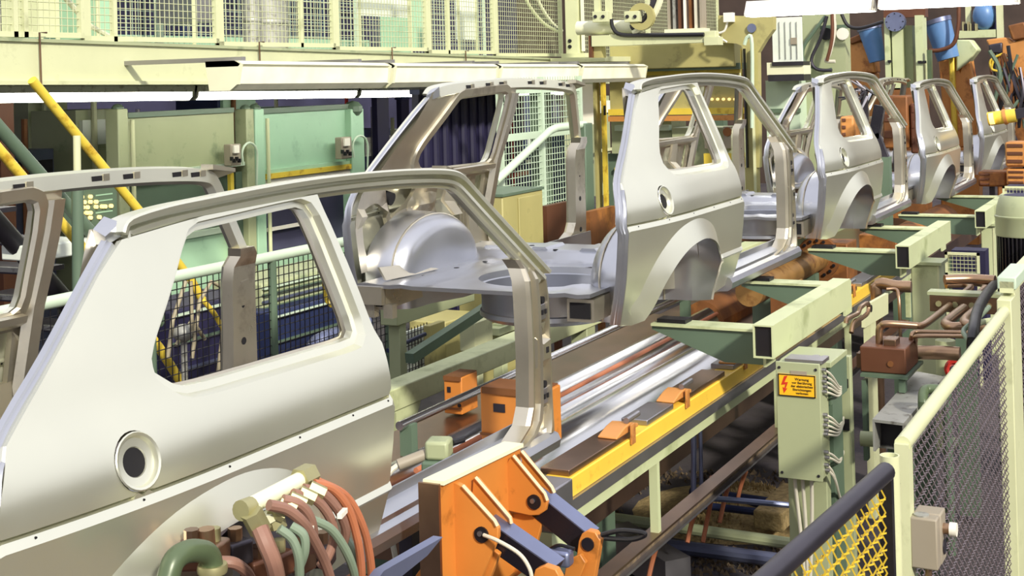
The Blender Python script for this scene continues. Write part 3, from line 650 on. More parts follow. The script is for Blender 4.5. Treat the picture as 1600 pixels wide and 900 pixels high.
# cables out of the cabinet side to the flat post
po = thing('cable_post', 'flat green post behind the cabinet, carrying the tied cables', 'post', (3.3, px(1318, 600, x=3.3).y, FZ))
ca = px(1309, 556, x=3.3); cb = px(1328, 556, x=3.3)
MB().mm((3.3, cb.y, FZ), (3.34, ca.y, ca.z)).build('post', 'mid_green', po, bevel=.003)
MB().mm((3.29, cb.y+.01, ca.z-.33), (3.30, cb.y+.05, ca.z-.28)).build('cable_tie', 'black', po); MB().mm((3.29, cb.y+.01, ca.z-.14), (3.30, cb.y+.05, ca.z-.10)).build('cable_tie', 'black', po)
rnd = random.Random(5)
for grp, (vs_, vt, zz) in enumerate((((578, 588, 596, 604, 612), 596, 0), ((648, 656, 664, 672, 678), 652, 0), ((706, 714), 705, 0), ((726, 734), 770, 0))):
    for k, v in enumerate(vs_):
        p0 = px(1288, v, x=CX+.05+.012*(k % 2)); p0.y = y0; p1 = px(1318, vt+2*k, x=3.285)
        cb_ = MB().tube(bez(p0, p0+V((.02, -.06, -.005)), p1+V((-.2, -.02, -.03)), p1, 10), .005, 6).build('cable', 'cable_white', t)
        MB().cyl(p0+V((0, .004, 0)), p0+V((0, -.018, 0)), .008, None, 8).build('gland', 'steel', t)
for k, u in enumerate((1242, 1254, 1268)):
    p0 = px(u, 752, x=CX+.06); p0.z = zb; p1 = px(1256+k*4, 830, x=CX+.10)
    MB().tube(bez(p0, p0+V((0, 0, -.08)), p1+V((0, (1-k)*.02, .12)), p1+V((0, 0, -.2))), .008, 8).build('cable', 'cable_white', t)
sa_ = px(1231, 760, x=CX+.13); sb_ = px(1292, 760, x=CX+.13)
tag(MB().mm((CX+.135, sb_.y, FZ), (CX+.20, sa_.y, .30)).build('cabinet_post', 'mid_green', bevel=.004), 'plain green post standing directly below the cabinet', 'post')

# ------------------------------------------------------------------ rusty pipe, rusty plates on the bed
t = thing('flanged_pipe', 'rusty pipe with a bolted flange, lying under the third car', 'pipe', (5.4, -.45, .1))
MB().cyl((5.35, -.45, .275), (7.18, -.45, .275), .088, None, 24).build('pipe', 'rusty_pipe', t)
fl = MB().cyl((7.0, -.45, .275), (7.05, -.45, .275), .155, None, 28).build('flange', 'rust', t)
for k in range(16):
    a_ = 2*PI*k/16; MB().cyl((6.985, -.45+.127*math.cos(a_), .275+.127*math.sin(a_)), (7.0, -.45+.127*math.cos(a_), .275+.127*math.sin(a_)), .012, None, 6).build('bolt', 'black', fl)
for x in (5.6, 6.7): MB().mm((x, -.51, -.12), (x+.1, -.39, .20)).build('pipe_stand', 'deep_green', t)
t = tag(MB().mm((7.2, -.62, -.12), (7.5, -.28, .36)).build('rusty_block', 'rust', bevel=.01), 'rusty orange block just beyond the bolted flange', 'block')
t = thing('rusty_bracket', 'rusty upright bracket between the first square tube and the second car', 'bracket', (5.35, -.8, -.12))
RX = 5.4; pa = px(1203, 440, x=RX); pb = px(1235, 490, x=RX)
MB().mm((RX, pb.y, -.10), (RX+.04, pa.y, pa.z)).build('plate', 'rust', t); MB().mm((RX+.04, pb.y, -.10), (RX+.3, pb.y+.012, pa.z-.02)).build('side', 'rusty_pipe', t)
MB().tube(bez((RX, pb.y, pa.z-.02), (RX-.05, pb.y-.1, pa.z+.02), (RX-.05, pb.y-.12, pa.z-.1), (RX, pb.y-.12, pa.z-.3)), .006, 6).build('wire', 'cable_white', t)
MB().mm((RX-.02, pb.y-.02, -.12), (RX+.32, pa.y, -.10)).build('foot', 'deep_green', t)
for k, (u, v, s_) in enumerate(((1460, 365, .14), (1420, 330, .1))): pass
t = tag(MB().mm((8.3, -.75, -.1), (9.0, -.45, .30)).build('rusty_block', 'rust', bevel=.01), 'rusty block between the third and fourth cars', 'block')
# ------------------------------------------------------------------ background helpers
def xface(u0, v0, u1, v1, x, dep, mb=None):      # a box facing the camera end of the line (plane x)
    a = px(u0, v0, x=x); c = px(u1, v1, x=x); return (mb or MB()).mm((x, min(a.y, c.y), min(a.z, c.z)), (x+dep, max(a.y, c.y), max(a.z, c.z)))
def yface(u0, v0, u1, v1, y, dep, mb=None):      # a box along the line (plane y)
    vm = (v0+v1)/2; um = (u0+u1)/2
    x0 = px(u0, vm, y=y).x; x1 = px(u1, vm, y=y).x; z0 = px(um, v1, y=y).z; z1 = px(um, v0, y=y).z
    return (mb or MB()).mm((x0, y, z0), (x1, y+dep, z1))
# ------------------------------------------------------------------ mezzanine with its guards
GY = 3.6
def lerpline(p, q, x): return p+(q-p)*((x-p.x)/(q.x-p.x))
TL, TR = px(-60, 54, y=GY), px(905, 91, y=GY)       # lower edge of the guard frames
m0, m1 = TL.x-1.5, 18.2
def zt_(x): return lerpline(TL, TR, x).z
t = thing('mezzanine_beam', 'long cream beam carrying the upper mesh guards', 'beam', (m0, GY, FZ))
mb = MB(); mb.loft([[V((x, GY, zt_(x)-.30)), V((x, GY, zt_(x)-.03)), V((x, GY+.12, zt_(x)-.03)), V((x, GY+.12, zt_(x)-.30))] for x in (m0, m1)]); mb.build('web', 'cream', t)
mb = MB(); mb.loft([[V((x, GY-.03, zt_(x)-.30)), V((x, GY-.03, zt_(x)-.275)), V((x, GY+.14, zt_(x)-.275)), V((x, GY+.14, zt_(x)-.30))] for x in (m0, m1)]); mb.build('lower_flange', 'cream', t)
mb = MB(); mb.loft([[V((x, GY-.02, zt_(x)-.03)), V((x, GY-.02, zt_(x)-.008)), V((x, 9.5, zt_(x)-.008)), V((x, 9.5, zt_(x)-.03))] for x in (m0, m1)]); mb.build('deck', 'mid_green', t)
for x in (1.0, 11.2, 17.6):
    mb = MB(); mb.mm((x, GY+.12, FZ), (x+.2, GY+.3, zt_(x)-.03)); mb.build('column', 'deep_green', t)
for u in (62, 405, 612, 727): # hanger hooks over the beam
    p = px(u, 60, y=GY-.03); x = p.x
    MB().tube([(x+.06, GY-.03, zt_(x)+.03), (x, GY-.03, zt_(x)+.03), (x, GY-.035, zt_(x)-.31), (x-.06, GY-.035, zt_(x)-.31)], .007, 6).build('hanger_hook', 'bronze_steel', t)
def guard(u0, u1, y, zt, h, label, m='cream', sp=.05, r=.0035, subs=(), pw=.06, bot=None):
    a = px(u0, 80, y=y).x; c = px(u1, 80, y=y).x; z0 = zt((a+c)/2) if bot is None else bot
    t = thing('mesh_guard', label, 'mesh guard', (a, y, z0), 'upper mesh guards')
    MB().mm((a, y, z0), (a+pw, y+.04, z0+h)).build('post', m, t); MB().mm((c-pw*.5, y, z0), (c, y+.04, z0+h)).build('post', m, t)
    MB().mm((a, y, z0), (c, y+.03, z0+.035)).build('rail', m, t); MB().mm((a, y, z0+h-.04), (c, y+.03, z0+h)).build('rail', m, t)
    mb = MB(); wires(mb, (a+pw, y+.02, z0+.03), (c-a-pw*1.5, 0, 0), (0, 0, h-.06), sp, sp, r); mb.build('wire_mesh', m, t, stuff=True)
    for s_ in subs: x = px(s_, 40, y=y).x; MB().mm((x, y, z0), (x+.035, y+.03, z0+h)).build('stile', m, t)
    return t
us = [(908, 1015, (955,)), (1015, 1125, ()), (-60, 133, (22, 38)), (133, 343, (178,)), (343, 525, (470,)), (525, 670, ()), (670, 775, (700,)), (775, 880, ())]
gl = ['mesh guard panel behind the swivel gantry', 'farthest mesh guard panel, behind the slat rack', 'leftmost upper mesh guard panel', 'second upper mesh guard panel from the left', 'upper mesh guard panel with an inner gate post, left of the white sheet', 'upper mesh guard panel in front of the large white sheet', 'narrow upper mesh guard panel, second from the cream column', 'upper mesh guard panel next to the cream column']
for (u0, u1, sb_), lb in zip(us, gl): guard(u0, u1, GY+.01, lambda x: zt_(x), 1.0, lb, subs=sb_)
for k, (u0, u1) in enumerate(((-80, 250), (250, 560), (560, 760))): guard(u0, u1, 6.0, zt_, 1.1, ['left', 'middle', 'right'][k]+' mesh guard of the second row, behind the front guards', 'pale_teal', .08, .004)
# dark sheet added behind the guards so the mesh gaps look dark
t = thing('dark_backdrop', 'dark blue backdrop added to darken the gaps behind the mesh guards on the mezzanine', 'screen', (3, 6.6, 1.9)); MB().mm((1.5, 6.6, zt_(1)+.03), (12, 6.7, zt_(6)+1.4)).build('screen', 'night', t)
for k in range(8): MB().mm((2.2+k*1.25, 6.55, zt_(1)+.03), (2.26+k*1.25, 6.6, zt_(6)+1.4)).build('stud', 'dark_blue', t)
MB().mm((1.5, 6.54, zt_(1)+.03), (12, 6.6, zt_(1)+.15)).build('kick_plate', 'teal_green', t)
# things behind the guards
for k, (u0, v0, u1, v1, y, m, nm, lb, ct) in enumerate((
    (560, -60, 640, 26, 4.3, 'white_sheet', 'notice_sheet', 'large white sheet behind the upper mesh guard', 'sheet'),
    (715, -60, 745, 62, 4.3, 'white_sheet', 'notice_sheet', 'narrow white sheet behind the upper mesh guard', 'sheet'),
    (300, -80, 345, 34, 5.0, 'steel', 'sheet_cabinet', 'pale steel cabinet behind the second mesh guard', 'cabinet'),
    (422, -60, 468, 66, 5.0, 'grey_duct', 'drum', 'grey vertical drum behind the mesh guards', 'drum'),
    (395, -60, 415, 66, 5.0, 'grey_duct', 'drum', 'slim grey drum left of the wide drum behind the guards', 'drum'),
    (150, -60, 178, 60, 5.2, 'teal_green', 'locker', 'teal locker behind the second mesh guard', 'locker'),
    (60, -60, 92, 56, 5.2, 'cream', 'locker', 'cream locker behind the leftmost mesh guard', 'locker'),
    (640, -60, 665, 76, 5.2, 'teal_green', 'locker', 'tall teal locker right of the large white sheet', 'locker'))):
    a = px((u0+u1)/2, v1, y=y); zb = zt_(a.x)-.008
    if nm == 'drum':
        zb += .03; r = (px(u1, 40, y=y).x-px(u0, 40, y=y).x)*.42; t = thing(nm, lb, ct, (a.x, y+r, zb)); MB().cyl((a.x, y+r, zb), (a.x, y+r, zb+.9), r, None, 24).build('shell', m, t)
        for q in (.02, .3, .6): MB().lathe([(r+.008, 0), (r+.012, .015), (r+.008, .03)], (a.x, y+r, zb+q), (0, 0, 1), 24).build('hoop', m, t)
    else:
        zb += .03; t = thing(nm, lb, ct, (a.x, y, zb)); MB().mm((px(u0, 40, y=y).x, y, zb+(px(a.x, v1, y=y).z-zt_(a.x) if False else max(0, px((u0+u1)/2, v1, y=y).z-zb))), (px(u1, 40, y=y).x, y+(.02 if 'sheet' == ct else .4), zb+1.0)).build('panel', m, t)
        x0 = px(u0, 40, y=y).x; x1 = px(u1, 40, y=y).x
        MB().mm((x0, y-.01, zb), (x0+.04, y, zb+.9)).build('edge', 'cream', t); MB().mm((x1-.04, y-.01, zb), (x1, y, zb+.9)).build('edge', 'cream', t)
        MB().mm((x0, y-.012, zb), (x1, y, zb+.05)).build('foot', 'teal_green', t)
tag(MB().tube([px(100, -5, y=4.2), px(140, 40, y=4.2), px(180, 62, y=4.2)], .02, 8).build('bent_tube', 'cream_white'), 'thin white bent tube behind the second mesh guard', 'tube')

# ------------------------------------------------------------------ fluorescent lights
def fluor(A, B, hgt, dep, label, m='lamp_soft', group='long lights below the mezzanine', hm='cream_white', sp=.30):
    A = V(A); B = V(B); t = thing('fluorescent_light', label, 'lamp', A, group); d = (B-A).normalized(); s_ = V((0, -1, 0)); u_ = V((0, 0, 1))
    def sec(p, k=1): return [p+s_*y*dep+u_*z*hgt for y, z in ((-.5, .50), (.34, .50), (.50, .38), (.40, -.30), (.2, -.5), (-.4, -.5))]
    MB().loft([[p+s_*y*dep+u_*z*hgt for y, z in ((-.5, .50), (.34, .50), (.50, .38), (.44, sp), (-.5, sp))] for p in (A, B)]).build('housing', hm, t)
    MB().loft([[p+s_*y*dep+u_*z*hgt for y, z in ((-.48, sp), (.44, sp), (.42, -.28), (.22, -.48), (-.4, -.48))] for p in (A+d*.03, B-d*.03)]).build('diffuser', m, t)
    for p, q in ((A, A+d*.03), (B-d*.03, B)): MB().loft([sec(p), sec(q)]).build('end_cap', hm, t)
    for k in (.12, .88):
        p = A.lerp(B, k)
        if p.y < GY: MB().mm((p.x-.02, p.y, p.z+hgt*.5), (p.x+.02, GY, p.z+hgt*.5+.03)).build('hanger_arm', 'steel', t)
        else: MB().cyl(p+V((0, 0, hgt*.5)), (p.x, p.y, zt_(p.x)-.03), .008, None, 6).build('hanger_rod', 'steel', t)
    return t
LY = 2.6
ul = [(348, 118.5, 588, 118.5, 42), (593, 118.5, 758, 117.5, 36), (762, 117.5, 888, 116, 31), (891, 115.5, 994, 114, 27)]
nm_ = ['longest white light below the mezzanine, with the slanted end cap', 'second white light from the left below the mezzanine', 'third white light from the left below the mezzanine', 'rightmost white light below the mezzanine, ending beside the olive booth']
for (u0, v0, u1, v1, h), lb in zip(ul, nm_):
    A = px(u0, v0, y=LY); B = px(u1, v1, y=LY); fluor(A, B, .19, .28, lb)
A0 = px(-80, 147, y=4.9); B0 = px(880, 140, y=4.9)
for k in range(4):
    A = A0.lerp(B0, k/4); B = A0.lerp(B0, (k+1)/4-.003); fluor(A, B, .14, .16, ['first', 'second', 'third', 'last'][k]+' bright light of the row over the green booths, counted from the left', 'lamp_row', 'lights over the booths', 'grey_duct', .02)
# lamp over the line at the right, hung across it
LX = 8.6
for k, (u0, u1) in enumerate(((1169, 1366), (1376, 1592))):
    vv = lambda u: 27-(u-1169)*.0555
    A = px(u0, vv(u0), x=LX); B = px(u1, vv(u1), x=LX); A.z = B.z = (A.z+B.z)/2; 
    t = thing('fluorescent_light', ['bright white light hanging over the cars at the top, left one', 'bright white light hanging over the cars at the top, right one'][k], 'lamp', A, 'lights across the line')
    d = (B-A).normalized(); mk = lambda pr, e: [[p+V((x, 0, z)) for x, z in pr] for p in (A+d*e, B-d*e)]
    MB().loft(mk([(-.10, .0), (-.12, .012), (-.04, .13), (.04, .13), (.12, .012), (.10, .0), (.03, .11), (-.03, .11)], 0)).build('reflector', 'white', t)
    for x in (-.045, .045): MB().cyl(A+V((x, 0, .035))+d*.03, B+V((x, 0, .035))-d*.03, .02, None, 10).build('tube', 'lamp_tube', t)
    MB().loft(mk([(-.115, .004), (-.095, -.004), (.095, -.004), (.115, .004), (.06, .09), (-.06, .09)], .01)).build('diffuser', 'lamp_tube', t)
    for p in (A, B-d*.02): MB().loft([[p+d*e+V((x, 0, z)) for x, z in ((-.12, .0), (-.04, .13), (.04, .13), (.12, .0))] for e in (0, .02)]).build('end_plate', 'white', t)
    for p in (A+d*.2, B-d*.2): MB().cyl(p+V((0, 0, .13)), p+V((0, 0, 2.2)), .008, None, 6).build('hanger', 'steel', t)

# ------------------------------------------------------------------ green booths
BY = 5.5
t = thing('booth', 'teal green booth wall with two plain panels, below the long lights', 'booth', (px(183, 300, y=BY).x, BY, FZ))
yface(200, 178, 366, 268, BY+.05, .05).build('panel', 'mid_green', t); yface(408, 172, 548, 262, BY+.05, .05).build('panel', 'teal_green', t)
yface(200, 172, 366, 180, BY+.02, .1).build('top_rail', 'deep_green', t); yface(408, 166, 548, 174, BY+.02, .1).build('top_rail', 'deep_green', t)
for u0, u1, m_ in ((183, 199, 'mid_green'), (384, 396, 'mid_green'), (398, 412, 'teal_green'), (548, 568, 'teal_green')):
    a = px(u0, 300, y=BY).x; c = px(u1, 300, y=BY).x; z1 = px((u0+u1)/2, 170, y=BY).z
    p = MB().mm((a, BY-.03, FZ), (c, BY+.12, z1)).build('post', m_, t, bevel=.01); MB().sphere(((a+c)/2, BY+.03, z1), (c-a)*.45, 10, .8).build('post_cap', 'deep_green', p)
    if u0 in (183, 398): MB().cyl((c+.05, BY-.03, FZ), (c+.05, BY-.03, z1-.1), .02, None, 8).build('conduit', 'cream', t)
yface(370, 268, 386, 410, BY+.04, .05).build('door_leaf', 'deep_green', t); yface(200, 268, 366, 420, BY+.10, .05).build('window_pane', 'deep_green', t); yface(362, 270, 367, 410, BY, .04).build('yellow_stile', 'yellow', t)
yface(200, 262, 390, 268, BY, .08).build('cross_rail', 'pale_teal', t); yface(200, 366, 366, 375, BY+.04, .08).build('cross_rail', 'pale_teal', t)
yface(412, 258, 555, 264, BY, .1).build('cross_rail', 'teal_green', t); yface(416, 264, 550, 272, BY-.02, .1).build('yellow_strip', 'yellow', t); yface(412, 273, 552, 279, BY, .1).build('white_strip', 'white', t)
yface(416, 279, 548, 388, BY+.1, .04).build('window_pane', 'dark_hall', t); yface(416, 350, 500, 355, BY+.04, .04).build('window_bar', 'white', t); yface(412, 384, 556, 391, BY, .1).build('cross_rail', 'pale_teal', t)
yface(412, 391, 556, 470, BY+.04, .06).build('lower_panel', 'teal_green', t); yface(200, 375, 366, 470, BY+.06, .06).build('lower_panel', 'teal_green', t)
for k, (u, v) in enumerate(((372, 243), (545, 232))):
    q = thing('switch_box', ['small switch box with a looped hose on the left booth panel', 'small switch box with a looped hose on the right booth panel'][k], 'switch box', px(u, v, y=BY), 'switch boxes on the booth')
    yface(u-11, v-18, u+5, v+16, BY-.12, .09).build('box', 'grey_paint', q, bevel=.01); yface(u-6, v-16, u+2, v-4, BY-.14, .02).build('cover', 'white', q)
    for j in range(4): yface(u-9+j*4, v+2+3*(j % 2), u-7+j*4, v+8+3*(j % 2), BY-.15, .03).build('button', 'black', q)
    MB().tube([px(u+8, v+14, y=BY-.1)]+[px(u+18+12*math.cos(a), v-2-18*math.sin(a), y=BY-.1) for a in [PI*(1-j/8) for j in range(9)]]+[px(u+29, v+50, y=BY-.1)], .012, 6).build('hose', 'pale_teal', q)
# doorway darkness painted as a navy sheet, and posts in the depth
for k, (u0, v0, u1, v1, y, m_, lb) in enumerate(((655, 140, 782, 300, 4.2, 'night', 'tall navy sheet painting the dark doorway behind the second car, seen through its quarter window'), (590, 145, 608, 330, 6.2, 'night', 'dark post right of the teal booth'), (628, 150, 640, 300, 7.0, 'night', 'thin dark post behind the tailgate pillar of the second car'), (0, 150, 22, 330, 6.0, 'brown_block', 'dark brown post at the left edge'))):
    q = thing('dark_post' if u1-u0 < 60 else 'curtain', lb, 'post' if u1-u0 < 60 else 'curtain', (px(u0, 200, y=y).x, y, FZ))
    a = px(u0, 200, y=y).x; c = px(u1, 200, y=y).x; z1 = px(u0, v0, y=y).z
    MB().mm((a, y, FZ), (c, y+.08, z1)).build('sheet', m_, q); MB().mm((a-.01, y-.02, z1-.05), (c+.01, y+.1, z1)).build('top_rail', 'dark_blue', q)
    if k == 0:
        for j in range(9): x = a+(c-a)*(j+.5)/9; MB().cyl((x, y-.005, FZ), (x, y-.005, z1-.06), .05, None, 10).build('fold', 'night', q)
# hall machinery far behind, dim
rnd = random.Random(11)
for k in range(26):
    y = (7.0, 8.3, 9.6)[k % 3]; u = 10+k*37; z1 = rnd.uniform(.5, 1.75); x = px(u, 300, y=y).x; w_ = rnd.uniform(.4, .75); cb_, cp_, cr_ = rnd.choice(['dark_blue', 'dark_hall', 'deep_green', 'steel_blue', 'mid_green']), rnd.choice(['white_sheet', 'teal_green', 'grey_duct', 'dark_steel']), rnd.choice(['cream', 'rust', 'steel', 'red']); NMC = {'dark_blue': 'dark blue', 'dark_hall': 'slate', 'deep_green': 'dark green', 'steel_blue': 'blue grey', 'mid_green': 'sage green', 'white_sheet': 'white', 'teal_green': 'teal', 'grey_duct': 'grey', 'dark_steel': 'dark steel', 'cream': 'cream', 'rust': 'rusty', 'steel': 'steel', 'red': 'red'}; ORD = ['leftmost', 'second', 'third', 'fourth', 'fifth', 'sixth', 'seventh', 'eighth', 'ninth', 'tenth', 'eleventh', 'twelfth', 'thirteenth', 'fourteenth', 'fifteenth', 'sixteenth', 'seventeenth', 'eighteenth', 'nineteenth', 'twentieth', 'twenty-first', 'twenty-second', 'twenty-third', 'twenty-fourth', 'twenty-fifth', 'twenty-sixth']
    t = thing('far_machine', '%s dim machine from the left: %s with %s panel and %s riser' % (ORD[k], NMC[cb_], NMC[cp_], NMC[cr_]), 'machine', (x, y, FZ), 'dim machines in the hall')
    MB().mm((x, y, FZ), (x+w_, y+.6, z1)).build('body', cb_, t)
    MB().mm((x+.05, y-.04, z1-.35), (x+w_-.05, y, z1-.1)).build('panel', cp_, t)
    MB().cyl((x+w_*.3, y-.06, FZ+.3), (x+w_*.3, y-.06, z1+.3), .03, None, 8).build('riser', cr_, t)
    MB().mm((x-.1, y-.05, FZ+.9), (x+w_+.1, y-.02, FZ+.96)).build('rail', rnd.choice(['cream', 'steel', 'hose_orange']), t)
# ------------------------------------------------------------------ stairs with yellow handrails at the left
SY = 3.0
def rod(name, lb, pts, r, m_, ct, y=SY, group=None): return tag(MB().tube([px(u, v, y=y) for u, v in pts], r, 12).build(name, m_), lb, ct, group)
rod('handrail', 'upper yellow stair handrail, running down from the cream beam', [(50, 125), (222, 335), (300, 440), (345, 520), (350, 560)], .03, 'yellow', 'handrail', GY-.25)
rod('handrail', 'lower yellow stair handrail at the far left', [(-20, 212), (140, 400), (250, 545), (300, 625)], .03, 'yellow', 'handrail', GY-.6)
rod('stringer', 'dark green stair stringer between the yellow handrails', [(-20, 178), (150, 372), (260, 510)], .04, 'deep_green', 'stringer', GY-.3)
rod('stringer', 'dark stair stringer low at the left, behind the nearest car', [(-20, 330), (110, 480), (200, 590)], .06, 'black', 'stringer', GY-.1)
t = thing('rail_post', 'slim cream post standing between the yellow handrails', 'post', px(120, 520, y=2.8))
MB().cyl(px(120, 212, y=2.8), px(121, 295, y=2.8), .022, None, 12).build('upper_tube', 'cream', t); MB().cyl(px(121, 295, y=2.8), px(124, 640, y=2.8), .035, None, 12).build('lower_tube', 'deep_green', t)
for k in range(6):
    a = px(10+k*38, 330+k*46, y=GY)+V((0, .42, 0)); t = thing('stair_tread', ['uppermost', 'second', 'third', 'fourth', 'fifth', 'lowest'][k]+' dark stair tread from the top, at the left behind the nearest car', 'tread', a, 'stair treads'); MB().box(a, (.3, .7, .03)).build('tread', 'dark_steel', t); MB().box(a+V((-.14, 0, .012)), (.03, .7, .03)).build('nosing', 'grey_duct', t)
t = tag(yface(58, 378, 146, 402, 3.3, .3).build('duct_slab', 'white_sheet', bevel=.01), 'pale flat duct between the stair handrails', 'duct')
# lamp panel
PYY = 4.4
t = thing('signal_panel', 'dark teal signal panel with rows of glowing amber lamps', 'control panel', px(152, 360, y=PYY))
yface(122, 292, 184, 362, PYY, .15).build('case', 'deep_green', t, bevel=.01)
for k, (a, c) in enumerate([(470, 215), (520, 213), (485, 245), (520, 243), (553, 243), (475, 275), (503, 275), (553, 272), (588, 270), (605, 270), (640, 267), (470, 307), (500, 307), (520, 307), (520, 335), (572, 332), (608, 360)]):
    p = px(a/3.721, 250+c/3.721, y=PYY); MB().cyl(p+V((0, -.02, 0)), p, .015, None, 10).build('lamp', 'lens_orange' if k == 16 else 'lens_amber', t)
for v in (303, 312, 330): yface(150, v, 176, v+2, PYY-.004, .004).build('legend_strip', 'teal_green', t)
# ------------------------------------------------------------------ black mesh railing behind the nearest car
RY = 1.95
RA, RB_ = px(-40, 497, y=RY), px(610, 363, y=RY)
t = thing('mesh_railing', 'black mesh railing with a pale tubular top rail, behind the nearest car', 'railing', (RA.x, RY, FZ))
MB().tube([RA, RB_], .032, 12).build('top_rail', 'pale_teal', t)
for x in (RA.x+.1, RA.x+1.15, RA.x+2.2, RB_.x-.05): z = lerpline(RA, RB_, x).z; MB().cyl((x, RY, FZ), (x, RY, z), .025, None, 10).build('post', 'deep_green', t)
mb = MB(); wires(mb, (RA.x, RY, FZ+.2), (RB_.x-RA.x, 0, RB_.z-RA.z), (0, 0, RA.z-FZ-.22), .05, .05, .0035); mb.build('wire_mesh', 'black', t, stuff=True)
# things behind the railing
for k, (u0, v0, u1, v1, y, m_, lb) in enumerate(((410, 425, 560, 470, 3.6, 'mid_green', 'low green machine top behind the black mesh railing'), (430, 470, 560, 640, 3.4, 'dark_blue', 'dark blue machine bulk behind the black mesh railing'), (270, 470, 400, 660, 3.2, 'night', 'dark machine with hoses behind the nearest quarter window'))):
    t = thing('floor_machine', lb, 'machine', px(u0, v1, y=y)); yface(u0, v0, u1, v1, y, .5).build('body', m_, t, bevel=.02)
    for j in range(4): yface(u0+4, v0+8+j*(v1-v0)/4.5, u1-4, v0+11+j*(v1-v0)/4.5, y-.03, .03).build('ledge', ['pale_teal', 'deep_green', 'steel_blue', 'deep_green'][j], t)
for k, pts in enumerate((((262, 560), (270, 500), (290, 440), (298, 440), (300, 520)), ((300, 560), (312, 470), (330, 440), (348, 450), (352, 520)), ((275, 540), (300, 500), (320, 530)), ((340, 590), (352, 480), (362, 450), (372, 470)))):
    rod('hose', ['cream hose arching at the left behind the quarter window', 'cream hose arching in the middle behind the quarter window', 'short cream hose low behind the quarter window', 'cream hose at the right, next to the far hinge pillar'][k], pts, .013, 'hose_cream', 'hose', 2.56+.07*k, 'cream hoses behind the railing')
rod('hose', 'yellow hose drooping behind the quarter window', [(318, 470), (335, 490), (352, 520), (360, 560), (352, 600)], .016, 'yellow', 'hose', 2.5)
_p = px(287, 520, y=2.7); t = tag(MB().sphere(_p, .07, 14, .8).cyl(_p+V((0, 0, -.05)), (_p.x, _p.y, FZ), .02, None, 8).build('round_cover', 'grey_duct'), 'round grey cover behind the quarter window mesh', 'cover')
t = thing('bellows_duct', 'silver corrugated duct bending behind the quarter window', 'duct', px(492, 560, y=2.4))
pp = smooth_path([px(486, 560, y=2.4), px(492, 540, y=2.4), px(515, 527, y=2.4), px(575, 505, y=2.4)], 14); MB().tube(pp, [.05+.008*(i % 2) for i in range(len(pp))], 12).build('bellows', 'steel_blue', t)
tag(MB().tube([px(512, 425, y=1.975), px(508, 445, y=1.99), px(512, 470, y=1.99), px(520, 478, y=1.96)], .02, 8).build('grab_handle', 'yellow'), 'curved yellow grab handle behind the B-post of the nearest car', 'handle')
# below the second car: things beyond the green beam
t = thing('grid_screen', 'white lit screen behind a square grid, below the second car', 'screen', px(640, 590, y=1.9))
yface(622, 515, 672, 600, 1.95, .02).build('sheet', 'white_sheet', t); a = px(618, 520, y=1.92); c = px(674, 600, y=1.92)
mb = MB(); wires(mb, (a.x, 1.92, c.z), (c.x-a.x, 0, 0), (0, 0, a.z-c.z), .04, .04, .004); mb.build('grid', 'black', t, stuff=True)
t = tag(yface(672, 505, 696, 568, 1.8, .05).build('mesh_board', 'olive', bevel=.004), 'narrow yellow green board beside the grid screen', 'board')
t = tag(yface(696, 495, 748, 560, 1.9, .3).build('machine_box', 'olive', bevel=.01), 'olive machine box below the boot floor of the second car', 'machine')
t = tag(MB().tube([px(606, 548, y=1.6), px(664, 522, y=1.6)], .014, 8).build('linkage', 'dark_blue'), 'dark linkage rod in front of the grid screen', 'rod')
for k, (u0, v0, u1, v1) in enumerate(((620, 462, 742, 490), (742, 500, 770, 545), (780, 500, 850, 512))): _m = yface(u0, v0, u1, v1, 1.4+.1*k, .12); _x = px(u0+8, v1, y=1.4+.1*k).x; _m.mm((_x, 1.42+.1*k, FZ), (_x+.08, 1.5+.1*k, px(u0, v1, y=1.4+.1*k).z+.01)); tag(_m.build('cross_member', ['mid_green', 'cream', 'beam_green'][k], bevel=.005), ['green cross member right below the second boot floor', 'cream bracket beside the spare wheel well', 'pale member just below the spare wheel well'][k], 'beam')
t = tag(MB().bar(px(640, 560, y=1.25), px(800, 455, y=1.25), .06, .06).build('diagonal_brace', 'deep_green'), 'dark green brace slanting below the second boot floor', 'brace')
# ------------------------------------------------------------------ tall pale fence, cabinet and railing beyond the second car
FY = 2.4
t = thing('tall_mesh_fence', 'tall pale green mesh fence seen through the door opening of the second car', 'fence', (px(783, 300, y=FY).x, FY, FZ))
z1 = px(845, 120, y=FY).z
for u in (783, 848, 908): x = px(u, 300, y=FY).x; MB().mm((x, FY-.02, FZ), (x+.045, FY+.03, z1)).build('post', 'pale_teal', t)
x0 = px(783, 300, y=FY).x; x1 = px(910, 300, y=FY).x
for v in (140, 210, 330): z = px(845, v, y=FY).z; MB().mm((x0, FY-.01, z-.03), (x1, FY+.02, z+.03)).build('rail', 'pale_teal', t)
mb = MB(); wires(mb, (x0, FY, FZ+.3), (x1-x0, 0, 0), (0, 0, z1-FZ-.3), .055, .055, .0045); mb.build('wire_mesh', 'pale_teal', t, stuff=True)
t = thing('lit_wall_sheet', 'white sheet painting the lit wall beyond the tall mesh fence', 'board', px(912, 200, y=3.2)); yface(893, 132, 927, 196, 3.0, .03).build('sheet', 'white', t); [MB().mm((px(u, 200, y=3.0).x, 3.03, FZ), (px(u, 200, y=3.0).x+.08, 3.08, px(u, 135, y=3.0).z)).build('leg', 'cream', t) for u in (893, 924)]  # white sheet on legs carries the brightness of the lit wall in its colour
t = tag(MB().tube([px(774, 284, y=2.2), px(858, 205, y=2.2), px(868, 200, y=2.2), px(913, 194.5, y=2.2)], .035, 12).build('stair_rail', 'pale_teal'), 'bent pale green stair rail in front of the tall mesh fence', 'handrail')
